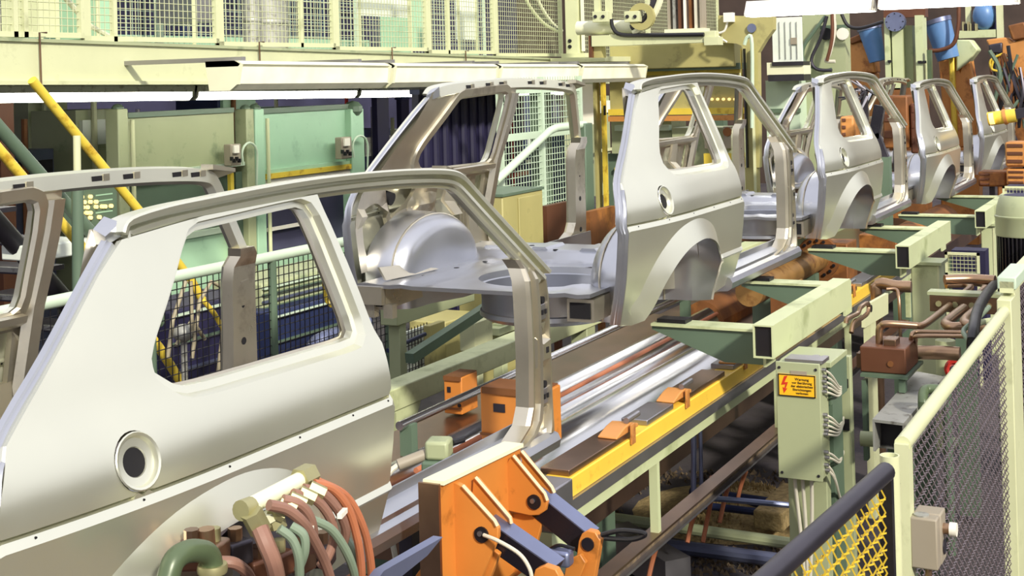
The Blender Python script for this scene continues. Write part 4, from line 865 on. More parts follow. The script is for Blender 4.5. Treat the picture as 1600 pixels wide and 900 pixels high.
t = tag(yface(917, 192, 929, 420, 2.15, .1).build('dark_green_post', 'deep_green', bevel=.01), 'dark green post at the end of the bent stair rail', 'post')
CY2 = 1.75
t = thing('control_cabinet', 'olive green control cabinet standing beyond the second door opening', 'cabinet', (px(787, 400, y=CY2).x, CY2, FZ))
a = px(787, 380, y=CY2); c = px(850, 380, y=CY2); z1 = px(815, 302, y=CY2).z
MB().mm((a.x, CY2, FZ), (c.x, CY2+.4, z1)).build('body', 'olive', t, bevel=.01); MB().mm((a.x+.25, CY2-.012, FZ+.1), (c.x-.03, CY2, z1-.03)).build('door', 'olive', t, bevel=.004); MB().mm((a.x-.01, CY2-.01, z1), (c.x+.01, CY2+.41, z1+.02)).build('lid', 'deep_green', t); MB().mm((c.x, CY2+.05, z1-.25), (c.x+.04, CY2+.13, z1-.13)).build('switch', 'white', t)
for k, (u0, v0, u1, v1, y, m_) in enumerate(((855, 318, 892, 392, 1.9, 'brown_block'), (922, 326, 962, 392, 1.8, 'rust'))): _m = yface(u0, v0, u1, v1, y, .06); _x = px((u0+u1)/2, v1, y=y).x; _m.mm((_x-.04, y+.01, FZ), (_x+.04, y+.05, px(u0, v1, y=y).z+.02)); tag(_m.build('rust_panel', m_), ['brown panel behind the far hinge pillar of the second car', 'rust brown panel left of the second car quarter panel'][k], 'panel')
# ------------------------------------------------------------------ olive booth, gantry and robots around the far cars
OX = 12.0
t = thing('olive_booth', 'olive booth with yellow strips and a row of small lamps, behind the second car', 'booth', (OX, px(1050, 300, x=OX).y, FZ))
xface(952, 72, 1148, 104, OX-.25, .5).build('top_box', 'olive', t, bevel=.01); xface(955, 104, 1155, 108, OX-.2, .4).build('ledge', 'deep_green', t)
xface(952, 108, 1155, 114, OX-.06, .06).build('yellow_strip', 'yellow', t); xface(952, 114, 1155, 172, OX, .05).build('panel', 'olive', t)
xface(926, 125, 938, 470, OX-.3, .15).build('post', 'olive', t); xface(938, 128, 950, 420, OX-.28, .08).build('yellow_post', 'yellow', t); xface(943, 165, 946, 180, OX-.29, .02).build('slot', 'black', t)
xface(950, 171, 1160, 178, OX-.06, .06).build('yellow_strip', 'yellow', t); xface(950, 182, 1160, 188, OX-.06, .06).build('yellow_strip', 'robot_orange', t); xface(1160, 240, 1100, 262, OX-.05, .1).build('yellow_strip', 'yellow', t)
for k in range(5): p = px(1113+k*9, 155, x=OX-.01); MB().cyl(p, p+V((-.03, 0, 0)), .016, None, 8).build('lamp', 'lens_amber', t)
xface(955, 190, 1050, 240, OX+.2, .5).build('machine', 'mid_green', t); xface(960, 196, 1045, 204, OX+.1, .1).build('tray', 'pale_teal', t); xface(1050, 200, 1160, 300, OX+.1, .5).build('machine', 'mid_green', t)
for u in (1100, 1130): xface(u, 198, u+12, 232, OX, .1).build('dial_plate', 'grey_paint', t); p = px(u+6, 206, x=OX-.02); MB().cyl(p, p+V((.03, 0, 0)), .05, None, 14).build('dial', 'rust', t)
xface(950, 240, 1160, 420, OX+.3, .3).build('base', 'deep_green', t); 
for k in range(5): xface(960+k*36, 262, 985+k*36, 268, OX+.25, .05).build('drawer_rail', 'yellow', t)
# gantry
t = thing('gantry_column', 'cream gantry column with two dark bolts, right of the upper mesh guards', 'column', px(892, 92, x=11.2))
xface(881, -60, 903, 86, 11.2, .15).build('shaft', 'cream', t); xface(877, 84, 914, 93, 11.15, .25).build('foot', 'cream', t); xface(905, -60, 909, 80, 11.25, .1).build('web', 'cream_white', t)
for v in (64, 73): p = px(890, v, x=11.19); MB().cyl(p, p+V((.02, 0, 0)), .022, None, 12).build('bolt', 'black', t)
xface(860, 91, 945, 96, 11.0, 1.2).build('ledge', 'cream', t)
GX = 10.6
t = thing('gantry', 'cream swivel gantry with yoke, ring and cable, above the olive booth', 'gantry', px(1000, 60, x=GX))
MB().cyl(px(903, 44, x=GX), px(992, 42, x=GX), .075, None, 18).build('drum', 'cream_white', t)
xface(922, 56, 1118, 66, GX-.1, .12).build('arm', 'cream', t, bevel=.004); xface(1100, 58, 1122, 70, GX-.12, .16).build('arm_end', 'cream', t)
xface(919, 56, 925, 90, GX-.1, .1).build('stop', 'brown_block', t); xface(926, 64, 940, 90, GX-.05, .12).build('damper', 'olive', t)
MB().tube(smooth_path([px(955, 30, x=GX-.12), px(958, 44, x=GX-.12), px(970, 54, x=GX-.12), px(1010, 55, x=GX-.12), px(1100, 54, x=GX-.12)], 5), .022, 8).build('cable', 'cable_black', t)
for u in (925, 975): xface(u, 18, u+24, 34, GX-.2, .12).build('yoke_plate', 'cream', t, bevel=.004); [MB().cyl(px(u+5+j*12, 26, x=GX-.21), px(u+5+j*12, 26, x=GX-.19), .02, None, 8).build('bolt', 'black', t) for j in range(2)]
for u in (927, 944): xface(u, -40, u+9, 20, GX-.12, .08).build('yoke_leg', 'cream', t)
c = px(1003, 26, x=GX-.15); MB().lathe([(.07, -.03), (.14, -.03), (.14, .03), (.07, .03), (.07, -.03)], c, (1, 0, 0), 24, False).build('ring', 'olive', t)
for k, rr in enumerate((0, 9)): MB().tube(smooth_path([px(1037-rr, -30, x=GX-.1), px(1030-rr, 5, x=GX-.1), px(1015-rr, 32, x=GX-.1), px(990-rr*.4, 52-rr, x=GX-.1)], 5), .035, 8).build('curved_guide', ['cream_white', 'dark_steel'][k], t)
t = thing('curved_track', 'curved black and white track behind the last mesh guard', 'track', px(850, 40, y=4.4))
for k in range(3): MB().tube(smooth_path([px(815+k*9, -30, y=4.4), px(825+k*9, 5, y=4.4), px(848+k*7, 35, y=4.4), px(870+k*4, 48, y=4.4)], 5), .02, 8).build('track_bar', ['cream', 'cable_black', 'cream_white'][k], t)
# hanging slats
t = thing('slat_rack', 'rack of hanging grey and brown slats above the olive booth', 'rack', px(1070, 55, x=11.4))
xface(1038, 46, 1100, 54, 11.35, .2).build('shelf', 'cream_white', t)
for k in range(7): xface(1041+k*8.4, -40, 1047+k*8.4, 46, 11.4, .15).build('slat', ['grey_paint', 'grey_duct', 'brown_block', 'white', 'rust', 'cable_white', 'grey_paint'][k], t)
# portal plate and column at the right of the booth
PXX = 11.6
t = thing('portal', 'olive portal column with a flared head, right of the booth', 'portal', px(1172, 300, x=PXX))
MB().prism3([px(u, v, x=PXX) for u, v in ((1122, 24), (1208, 26), (1208, 46), (1196, 62), (1184, 82), (1186, 262), (1168, 262), (1166, 74), (1150, 68), (1122, 66))], (.12, 0, 0)).build('plate', 'olive', t)
xface(1172, 74, 1183, 470, PXX-.12, .1).build('pipe_cover', 'cream', t); xface(1157, 76, 1162, 262, PXX-.06, .05).build('yellow_black_edge', 'yellow', t); xface(1163, 76, 1166, 262, PXX-.06, .05).build('dark_edge', 'black', t)
xface(1130, 20, 1144, 34, PXX-.1, .1).build('junction_box', 'white', t); p = px(1175, 44, x=PXX-.01); MB().cyl(p, p+V((-.02, 0, 0)), .05, None, 14).build('eye', 'steel_blue', t)
MB().tube(smooth_path([px(1137, 33, x=PXX-.06), px(1132, 48, x=PXX-.06), px(1120, 54, x=PXX-.06), px(1136, 66, x=PXX-.06)], 5), .012, 6).build('cable', 'white', t); MB().tube(smooth_path([px(1163, 70, x=PXX-.15), px(1168, 58, x=PXX-.15), px(1175, 70, x=PXX-.15), px(1175, 200, x=PXX-.15)], 5), .02, 8).build('pipe', 'pale_teal', t)
xface(1164, 262, 1188, 470, PXX, .12).build('leg', 'olive', t)
# white switch cabinet, green panel with hoses
t = thing('document_board', 'white board with grey print beside the green panel, above the third car', 'board', px(1230, 100, x=12.4))
xface(1206, 28, 1253, 96, 12.4, .06).build('sheet', 'white_sheet', t); xface(1235, 59, 1245, 69, 12.38, .02).build('stamp', 'grey_paint', t)
for k in range(4): xface(1217+k*9, 34, 1219+k*9, 92, 12.385, .015).build('print_line', 'grey_duct', t)
xface(1198, 98, 1256, 116, 12.2, .3).build('shelf', 'cream_white', t); xface(1206, 97, 1255, 102, 12.18, .3).build('shelf_edge', 'dark_steel', t); xface(1200, 117, 1256, 126, 12.2, .3).build('drawer', 'dark_steel', t); xface(1196, 126, 1256, 400, 12.5, .3).build('stand', 'pale_teal', t); xface(1200, 170, 1250, 176, 12.47, .04).build('stand_rail', 'deep_green', t); xface(1200, 215, 1250, 230, 12.47, .04).build('stand_shelf', 'mid_green', t)
t = thing('machine_cabinet', 'tall green machine panel with looping hoses, left of the orange robot', 'panel', px(1275, 300, x=12.8))
xface(1253, 10, 1330, 400, 12.8, .25).build('plate', 'mid_green', t); xface(1281, 40, 1328, 44, 12.78, .03).build('seam', 'deep_green', t)
for u in (1291, 1317): p = px(u, 53, x=12.79); MB().cyl(p, p+V((-.02, 0, 0)), .07, None, 16).build('port', 'black' if u < 1300 else 'white', t)
for k, pts in enumerate((((1290, 25), (1270, 52), (1255, 76), (1258, 98), (1285, 110), (1300, 108)), ((1292, 25), (1282, 60), (1268, 92), (1276, 108), (1300, 110)), ((1303, 22), (1304, 50), (1296, 85), (1290, 95), (1305, 96)), ((1300, 22), (1300, 60), (1292, 95)), ((1315, 22), (1325, 40), (1345, 44), (1380, 34)))): MB().tube(smooth_path([px(u, v, x=12.7-.02*k) for u, v in pts], 5), .02, 8).build('hose', ['deep_green', 'dark_steel', 'cable_white', 'brown_block', 'cable_black'][k], t)
# robots
def poly_robot(name, lb, x, dep, parts, base):
    t = thing(name, lb, 'robot', px(*base, x=x), 'welding robots')
    for nm, m_, pts, dx in parts: MB().prism3([px(u, v, x=x+dx) for u, v in pts], (dep, 0, 0)).build(nm, m_, t, bevel=.02)
    return t
def blue_cyl(t, x, a, c, r0, r1):
    p, q = px(*a, x=x), px(*c, x=x); MB().tube([p, q], [r0, r1], 20).build('balance_cylinder', 'blue', t); MB().lathe([(r0*.9, -.02), (r0*1.06, -.02), (r0*1.06, .04), (r0*.9, .04)], p, q-p, 20).build('cylinder_collar', 'steel_blue', t)
t = poly_robot('welding_robot', 'orange robot with a blue cone cylinder, left of the cream column', 16.4, .35, [('arm', 'robot_orange', ((1312, 82), (1330, 62), (1352, 66), (1366, 96), (1368, 114), (1312, 112)), 0), ('elbow', 'rust', ((1322, 62), (1345, 52), (1350, 62), (1330, 70)), -.05), ('foot', 'robot_orange', ((1318, 114), (1366, 114), (1366, 388), (1322, 388)), .1), ('wrist', 'yellow', ((1308, 104), (1322, 104), (1322, 112), (1308, 112)), -.04)], (1340, 300))
blue_cyl(t, 16.3, (1358, 42), (1371, 96), .16, .11)
for k in range(7): p = px(1310, 74+k*5, x=16.35); MB().tube(bez(p, p+V((-.05, .1, -.02)), p+V((-.05, .16, -.06)), p+V((0, .2, -.05+.01*k))), .012, 6).build('cable', ['cable_black', 'cable_white', 'steel_blue'][k % 3], t)
t = poly_robot('welding_robot', 'orange robot with a large tilted blue cylinder, right of the cream column', 17.1, .35, [('arm', 'robot_orange', ((1466, 92), (1492, 84), (1500, 110), (1512, 70), (1524, 150), (1526, 230), (1478, 230), (1470, 140)), 0), ('plate', 'beam_green', ((1494, 62), (1516, 62), (1528, 78), (1514, 96), (1494, 112)), -.1), ('shin', 'yellow', ((1482, 90), (1490, 84), (1496, 230), (1488, 230)), -.1), ('foot', 'robot_orange', ((1470, 230), (1530, 230), (1530, 388), (1470, 388)), 0)], (1500, 330))
blue_cyl(t, 16.85, (1464, 32), (1482, 92), .185, .15)
MB().tube(smooth_path([px(1498, 5, x=16.60), px(1497, 40, x=16.60), px(1490, 68, x=16.60), px(1470, 78, x=16.60), px(1452, 79, x=16.60)], 5), .028, 8).build('cable', 'brown_block', t)
t = poly_robot('welding_robot', 'large orange robot arm at the right edge, under the far lamp', 16.4, .4, [('arm', 'robot_orange', ((1540, 62), (1572, 58), (1582, 66), (1640, 46), (1640, 124), (1560, 122), (1556, 92)), 0), ('elbow', 'rust', ((1574, 40), (1600, 34), (1610, 58), (1582, 64)), -.05), ('column', 'rust', ((1555, 122), (1630, 122), (1630, 388), (1560, 388)), .1), ('joint', 'dark_steel', ((1544, 70), (1566, 66), (1566, 84), (1546, 84)), -.06)], (1590, 330))
for k in range(2): MB().tube(smooth_path([px(1566-k*14, 84, x=16.25), px(1548-k*4+k*8, 94, x=16.25), px(1550, 108, x=16.25), px(1566, 112, x=16.25)], 5), .015, 6).build('cable', 'mesh_yellow', t)
for k in range(9): MB().tube(smooth_path([px(1552+k*3, 84, x=16.30), px(1548+k*5, 110, x=16.30), px(1556+k*6, 150, x=16.30), px(1552+k*8, 200, x=16.30)], 5), .014, 6).build('cable', ['brown_block', 'cable_black', 'deep_green', 'rust'][k % 4], t)
t = thing('cream_pillar', 'wide cream pillar with a round flanged cover, between the two robots', 'column', px(1412, 300, x=16.00))
xface(1393, 40, 1412, 140, 16.00, .3).build('face', 'beam_green', t); xface(1381, 28, 1392, 140, 15.95, .3).build('flange', 'beam_green', t); xface(1412, 40, 1428, 142, 16.20, .2).build('recess', 'mid_green', t); xface(1429, 24, 1444, 138, 15.95, .3).build('flange', 'beam_green', t); xface(1448, 78, 1456, 132, 15.90, .1).build('pipe', 'pipe_green', t); xface(1381, 138, 1450, 388, 16.00, .4).build('base', 'rust', t); xface(1380, 2, 1446, 26, 16.10, .2).build('head', 'brown_block', t)
p = px(1398, 34, x=15.90); MB().cyl(p, p+V((.12, 0, 0)), .13, None, 22).build('round_cover', 'steel_blue', t)
for k in range(8): q = p+V((-.01, .108*math.cos(k*PI/4), .108*math.sin(k*PI/4))); MB().cyl(q, q+V((.02, 0, 0)), .009, None, 6).build('bolt', 'black', t)
for u, v in ((1387, 96), (1434, 97), (1441, 97)): xface(u, v-2, u+6, v+2, 15.92, .03).build('catch', 'black', t)
# shelf with the dark blue motor, far right
t = thing('valve_shelf', 'cream shelf with a dark blue motor and valves, right of the tilted cylinder', 'shelf', px(1520, 60, x=17.85))
xface(1498, 48, 1556, 58, 17.85, .4).build('shelf', 'beam_green', t); xface(1524, 12, 1556, 48, 18.15, .3).build('back', 'night', t); xface(1556, 5, 1566, 60, 17.85, .2).build('upright', 'cream', t); xface(1508, 10, 1517, 48, 17.95, .1).build('upright', 'cream', t)
a = px(1537, 14, x=17.95); MB().sphere(a+V((0, 0, -.1)), .16, 16, 1.3).build('motor', 'blue', t)
for k in range(6): xface(1503+k*4, 34+3*(k % 2), 1506+k*4, 48, 13.62, .1).build('valve', ['brass', 'black', 'brass'][k % 3], t)
xface(1498, 58, 1502, 330, 18.05, .1).build('leg', 'deep_green', t); xface(1560, 60, 1564, 330, 18.05, .1).build('leg', 'deep_green', t)
# orange fixtures behind and between the far cars
for k, (u0, v0, u1, v1, x, m_, lb) in enumerate(((1312, 182, 1335, 218, 9.4, 'robot_orange', 'orange slotted block seen through the quarter window of the third car'), (1378, 150, 1420, 232, 12.6, 'rust', 'rusty orange machine behind the third door opening'), (1570, 222, 1640, 261, 12.2, 'robot_orange', 'orange slotted block at the right edge beyond the fourth car'), (1572, 264, 1640, 290, 12.2, 'robot_orange', 'lower orange block at the right edge beyond the fourth car'), (1528, 268, 1572, 292, 12.4, 'rust', 'rusty dark block behind the farthest square tube'), (1421, 162, 1440, 240, 12.65, 'brown_block', 'dark brown machine behind the fourth car'))):
    t = thing('robot_fixture', lb, 'fixture', px(u0, v1, x=x)); xface(u0, v0, u1, v1, x, .3).build('block', m_, t, bevel=.02)
    for j in range(3): xface(u0+3, v0+3+j*(v1-v0)/3.2, u0+(u1-u0)*.4, v0+3+(j+.45)*(v1-v0)/3.2, x-.01, .02).build('slot', 'brown_block', t, bevel=.004)
    xface(u0+(u1-u0)*.4, v1, u0+(u1-u0)*.6, v1+(60 if k != 2 else 2.5), x+.1, .1).build('stand', 'dark_steel', t)
t = thing('weld_gun', 'yellow weld gun cylinder reaching towards the fourth car', 'weld gun', px(1545, 185, x=12.0))
MB().cyl(px(1544, 186, x=12), px(1588, 180, x=12), .07, None, 16).build('cylinder', 'yellow', t); MB().cyl(px(1546, 186, x=11.95), px(1553, 185, x=11.95), .06, None, 14).build('lamp_face', 'lens_amber', t); MB().cyl(px(1568, 183, x=12), px(1573, 182, x=12), .08, None, 16).build('band', 'robot_orange', t); MB().bar(px(1588, 178, x=12), px(1640, 170, x=12), .1, .1).build('arm', 'dark_steel', t)
rnd = random.Random(4); t = thing('cable_bundle', 'tangle of dark cables and brackets among the robots at the right', 'cables', px(1580, 250, x=16.0))
for k in range(26):
    u = rnd.uniform(1562, 1640); v = rnd.uniform(110, 190); MB().tube(smooth_path([px(u+rnd.uniform(-25, 25), v-50+rnd.uniform(0, 20), x=15.98+rnd.random()*.1), px(u, v, x=15.98), px(u+rnd.uniform(-25, 25), v+50, x=15.98+rnd.random()*.1)], 5), rnd.uniform(.01, .028), 6).build('cable', rnd.choice(['cable_black', 'brown_block', 'dark_steel', 'deep_green', 'rust', 'cable_black']), t)
t = thing('gun_cluster', 'dark cluster of weld guns seen through the third door opening', 'weld guns', px(1360, 160, x=9.6))
for k in range(14):
    a_ = rnd.uniform(0, 2*PI); p = px(1350+rnd.uniform(-14, 14), 140+rnd.uniform(-8, 14), x=9.9); MB().cyl(p, p+V((rnd.uniform(-.12, .05), .16*math.cos(a_), .14*math.sin(a_))), .018, .006, 8).build('gun_barrel', rnd.choice(['dark_steel', 'black', 'steel']), t)
MB().bar(px(1350, 140, x=10.0), px(1352, 215, x=10.0), .06, .06).build('stand', 'dark_steel', t)
t = thing('folded_clamp', 'black folded clamp arm seen through the third door opening', 'clamp', px(1374, 240, x=9.2))
MB().bar(px(1375, 165, x=9.2), px(1366, 215, x=9.2), .07, .09).build('upper_link', 'black_gloss', t); MB().bar(px(1366, 210, x=9.2), px(1382, 250, x=9.2), .07, .09).build('lower_link', 'dark_steel', t); MB().bar(px(1380, 245, x=9.2), V((9.2, px(1380, 245, x=9.2).y, -.12)), .12, .1).build('stand', 'deep_green', t)
# ------------------------------------------------------------------ orange clamp tool at the sill of the nearest car
mat('tool_edge', '#e7cfa6', .4, .2, .08, 6)
BYT = -.95
t = thing('clamp_tool', 'large orange clamp tool with black links, at the sill of the nearest car', 'clamp tool', (1.0, -1.1, FZ))
P0 = px(688, 756, y=BYT); P1 = px(813, 696, y=BYT); xa = P0.x+.06; 
def ear(pts, x, th, nm='ear', m_='orange'): return MB().prism3([px(u, v, x=x) for u, v in pts], (th, 0, 0)).build(nm, m_, t, bevel=.003)
zlo = px(700, 890, y=BYT).z-.15
MB().loft([[V((p.x, BYT, p.z)), V((p.x, BYT, zlo)), V((p.x, BYT+.02, zlo)), V((p.x, BYT+.02, p.z))] for p in (P0, P1)]).build('back_plate', 'orange', t)
MB().loft([[V((p.x, BYT-.012, p.z-.004)), V((p.x, BYT-.012, p.z+.008)), V((p.x, BYT+.06, p.z+.008)), V((p.x, BYT+.06, p.z-.004))] for p in (P0, P1)]).build('top_edge', 'cream_white', t)
MB().mm((P0.x-.012, BYT, zlo), (P0.x+.0, BYT+.07, P0.z)).build('end_plate', 'bronze_steel', t)
x1 = px(723, 760, y=BYT-.02).x; x2 = px(743, 747, y=BYT-.02).x; x3 = px(801, 713, y=BYT-.02).x; x4 = px(813, 706, y=BYT-.02).x
ear([(689, 757), (707, 752), (723, 760), (771, 814), (778, 826), (778, 840), (752, 905), (645, 905), (690, 842), (672, 841)], x1-.02, .02, 'side_plate')
ear([(739, 748), (745, 747), (797, 810), (799, 818), (796, 824), (775, 816), (735, 800)], x2, .018)
ear([(797, 714), (803, 713), (850, 772), (855, 785), (852, 798), (842, 805), (828, 806), (782, 796), (787, 732)], x3, .018)
ear([(811, 707), (816, 706), (861, 762), (866, 771), (860, 772), (820, 740)], x4, .018)
for e in (([(723, 759), (773, 814), (777, 822)], x1-.024), ([(743, 746), (797, 809), (799, 818)], x2-.004), ([(802, 712), (851, 771), (855, 782)], x3-.004), ([(815, 705), (862, 761), (866, 770)], x4-.004)):
    MB().tube([px(u, v, x=e[1]) for u, v in e[0]], .006, 6).build('ground_edge', 'tool_edge', t)
ear([(783, 800), (850, 806), (838, 850), (820, 905), (760, 905), (800, 812)], x3+.03, .02, 'lower_web'); ear([(752, 862), (772, 860), (780, 866), (765, 905), (745, 905)], x1, .02, 'lower_web')
for (u, v, x) in ((835, 784, x3), (753, 835, x1-.02)):
    p = px(u, v, x=x); MB().cyl(p+V((-.006, 0, 0)), p+V((.03, 0, 0)), .024, None, 16).build('pivot_pin', 'black', t); MB().cyl(p+V((-.012, .003, .004)), p+V((-.004, .003, .004)), .008, None, 8).build('grease_nipple', 'steel', t)
p = px(762, 742, x=x2+.2); MB().cyl(p+V((-.03, 0, 0)), p+V((.08, 0, 0)), .007, None, 8).build('eye_bolt', 'black', t); MB().sphere(p+V((-.04, -.015, -.008)), .012, 8).build('eye_bolt_head', 'black', t)
def link(a, c, x, w_, h_):
    p, q = px(*a, x=x), px(*c, x=x); d = (q-p).normalized()
    o = MB().bar(p, q, w_, h_, up=V((1, 0, 0)).cross(d)).build('link_arm', 'black_gloss', t, bevel=.003)
    n = V((1, 0, 0)).cross(d).normalized(); n = n if n.z > 0 else -n
    MB().bar(p+n*(h_/2+.001), q+n*(h_/2+.001), w_*1.02, .004, up=n).build('link_top_sheen', 'steel_blue', o)  # pale strip paints the lighter top face of the black link
link((838, 780), (920, 846), x3+.065, .075, .075); link((762, 824), (866, 897), x1+.06, .075, .075)
ear([(896, 905), (904, 845), (909, 834), (918, 829), (930, 832), (938, 845), (934, 870), (928, 905)], x3-.02, .03, 'link_ear'); p = px(919, 850, x=x3-.02); MB().cyl(p+V((-.006, 0, 0)), p+V((.04, 0, 0)), .021, None, 16).build('pivot_pin', 'black', t)
ear([(886, 876), (906, 866), (915, 880), (905, 905), (880, 905)], x3-.05, .02, 'rib'); ear([(832, 905), (836, 890), (850, 884), (868, 890), (876, 905)], x1-.02, .03, 'link_ear')
MB().bar(px(855, 868, x=x3-.1), px(893, 873, x=x3-.1), .05, .05).build('spacer', 'steel_blue', t, bevel=.01)
MB().tube(smooth_path([px(940, 836, x=x3-.02), px(970, 829, x=x3-.02), px(1003, 832, x=x3-.02), px(1006, 837, x=x3-.02), px(985, 843, x=x3-.02), px(945, 841, x=x3-.02)], 6), .008, 8).build('hydraulic_hose', 'cable_black', t)
MB().tube(smooth_path([px(756, 836, x=x1-.03), px(780, 846, x=x1-.05), px(812, 866, x=x1-.06), px(828, 890, x=x1-.06), px(831, 910, x=x1-.06)], 6), .006, 8).build('grease_line', 'cable_white', t)
MB().tube(smooth_path([px(860, 858, x=x3-.1), px(875, 852, x=x3-.1), px(898, 858, x=x3-.1)], 6), .006, 8).build('hydraulic_hose', 'cable_black', t)
MB().mm((x1, -1.13, FZ), (x4+.1, -1.0, zlo+.02)).build('pedestal', 'deep_green', t)
t2 = tag(MB().prism3([px(u, v, y=-1.12) for u, v in ((590, 905), (600, 892), (692, 839), (668, 868), (622, 905))], (0, .03, 0)).build('guide_blade', 'steel_blue'), 'blue grey steel blade slanting in front of the orange tool', 'blade')

# ------------------------------------------------------------------ water manifold with hoses in front of the wheel arch
MY = -1.02
t = thing('hose_manifold', 'manifold block with brass fittings in front of the nearest wheel arch', 'manifold', (0, MY, FZ))
A, B = px(384, 794, y=MY), px(478, 745, y=MY)
MB().cyl(A, B, .020, None, 14).build('header_pipe', 'cream_white', t); MB().cyl(B-(B-A).normalized()*.03, B+(B-A).normalized()*.02, .03, None, 6).build('end_nut', 'brass', t)
MB().bar(A+V((.02, -.03, -.03)), B+V((.02, -.03, -.03)), .03, .02).build('rail_plate', 'cream_white', t)
MB().cyl(px(392, 800, y=MY-.02), px(408, 830, y=MY-.03), .026, None, 6).build('hose_nut', 'brass', t); MB().cyl(px(430, 805, y=MY-.03), px(436, 826, y=MY-.04), .02, None, 6).build('hose_nut', 'brass', t); MB().cyl(px(376, 798, y=MY), px(392, 792, y=MY), .024, None, 14).build('pipe_elbow', 'brass', t)
for k in range(5): p = A.lerp(B, .2+.17*k)+V((0, -.03, -.012)); MB().cyl(p, p+V((.02, -.03, -.02)), .017, None, 6).build('hose_nut', 'brass', t)
rnd = random.Random(8)
for k in range(7):   # valve bodies in the arch
    u = 300+k*34; v = 872+rnd.uniform(-12, 18); p = px(u, v, y=-.86); MB().box(p, (.07, .06, .06), rnd.uniform(-.5, .5)).build('valve_body', ['brown_block', 'bronze_steel', 'dark_steel', 'brown_block'][k % 4], t, bevel=.008); MB().cyl(p+V((0, 0, .03)), p+V((0, 0, .06)), .018, None, 8).build('valve_cap', ['bronze_steel', 'brass', 'copper'][k % 3], t)
MB().cyl(px(322, 826, y=-.88), px(324, 856, y=-.88), .02, None, 12).build('copper_sleeve', 'copper', t)
MB().mm((-.35, -.95, FZ), (.35, -.84, .26)).build('stand', 'brown_block', t)
def hose(name, lb, pts, r, m_, y, grp='hoses on the manifold', dy=-.03):
    n = len(pts); return tag(MB().tube(smooth_path([px(u, v, y=y+dy*math.sin(PI*i/(n-1))) for i, (u, v) in enumerate(pts)], 8), r, 10).build(name, m_), lb, 'hose', grp)
hose('hose', 'thick brown hose dropping from the large brass nut', [(406, 826), (416, 850), (426, 875), (432, 900), (436, 930)], .020, 'hose_brown', -1.06)
hose('hose', 'brown hose nearest the thick one, arching over to the right', [(420, 789), (448, 796), (474, 818), (494, 850), (510, 885), (520, 920)], .013, 'hose_brown', -1.08)
hose('hose', 'second brown hose of the arching row', [(442, 780), (468, 788), (484, 808), (490, 835), (486, 860)], .012, 'hose_brown', -1.06)
hose('hose', 'brown hose in the middle of the arching row', [(458, 771), (492, 780), (514, 806), (522, 838), (512, 870), (500, 885)], .012, 'hose_brown', -1.05)
hose('hose', 'dark brown hose with a white tie near the right of the row', [(474, 763), (506, 772), (530, 800), (540, 828), (536, 850)], .012, 'hose_brown', -1.045)
hose('hose', 'bright orange hose, longest arc of the row', [(490, 755), (520, 764), (544, 795), (558, 840), (564, 880), (565, 920)], .011, 'hose_orange', -1.05)
hose('hose', 'outermost orange hose at the right, beside the sill panel', [(496, 752), (540, 775), (566, 820), (578, 870), (582, 920)], .011, 'hose_orange', -1.0)
hose('hose', 'green hose dropping from the small brass nut', [(436, 826), (456, 842), (466, 868), (468, 900), (466, 930)], .011, 'hose_green', -1.10)
hose('hose', 'green hose curving through the middle of the bundle', [(488, 812), (516, 826), (538, 856), (552, 890), (556, 920)], .011, 'hose_green', -1.08)
hose('hose', 'pale green hose short beside the dropping one', [(455, 822), (474, 836), (476, 862), (466, 890)], .011, 'hose_green', -1.11)
hose('hose', 'green hose behind the bright orange one', [(538, 838), (552, 862), (558, 900), (558, 930)], .011, 'hose_green', -1.02)
hose('hose', 'ribbed brown hose low in the wheel arch', [(342, 878), (366, 880), (385, 894), (395, 915)], .014, 'hose_brown', -.92)
for k, (u, v) in enumerate(((482, 830), (535, 802))): tag(MB().box(px(u, v, y=-1.10), (.05, .012, .012), .3).build('cable_tie', 'white'), ['white tie strapped round the arching brown hoses', 'white tie on the hoses at the right of the bundle'][k], 'tie')
t = thing('green_elbow_pipe', 'glassy green pipe bend low in the nearest wheel arch', 'pipe', px(320, 900, y=-.93))
MB().tube(smooth_path([px(262, 905, y=-.93), px(272, 876, y=-.93), px(292, 862, y=-.93), px(318, 862, y=-.93), px(330, 876, y=-.93), px(333, 915, y=-.93)], 6), .026, 14).build('bend', 'pipe_green', t); MB().cyl(px(322, 884, y=-.93), px(344, 888, y=-.93), .012, None, 8).build('stub', 'pipe_green', t); MB().lathe([(.034, -.01), (.036, 0), (.034, .01)], px(332, 888, y=-.93), (0, 0, 1), 16).build('collar', 'brass', t)

# ------------------------------------------------------------------ fence and gate at the right
mat('wire', '#7d7076', .35, .6, .1, 9)
FNY = -2.2
FA, FB = px(1408, 697, y=FNY), px(1569, 487, y=FNY); zf = (FA.z+FB.z)/2
t = thing('fence', 'cream framed crimped mesh fence at the right', 'fence', (FA.x, FNY, FZ), 'fence panels')
MB().cyl((FA.x+.02, FNY, FA.z), (FB.x, FNY, FB.z), .024, None, 14).build('top_rail', 'cream', t)
MB().bar((FA.x+.03, FNY, FZ), (FA.x+.03, FNY, FA.z+.004), .06, .04, up=V((0, 1, 0))).build('frame_post', 'cream', t)
MB().cyl((FA.x+.05, FNY, FZ+.12), (FB.x, FNY, FZ+.12), .024, None, 12).build('bottom_rail', 'cream', t)
mb = MB()
def crimped(mb, o, eu, ev, p, r, per, amp):
    o, eu, ev = V(o), V(eu), V(ev); nz = eu.cross(ev).normalized(); k = int(round(eu.length/p)); l = int(round(ev.length/p))
    def wr(a, c):
        n = max(4, int((c-a).length/per*2)); mb.tube([a.lerp(c, i/n)+nz*(amp if i % 2 else -amp) for i in range(n+1)], r, 3, False)
    for i in range(k+1): wr(o+eu*i/k, o+eu*i/k+ev)
    for j in range(l+1): wr(o+ev*j/l, o+ev*j/l+eu)
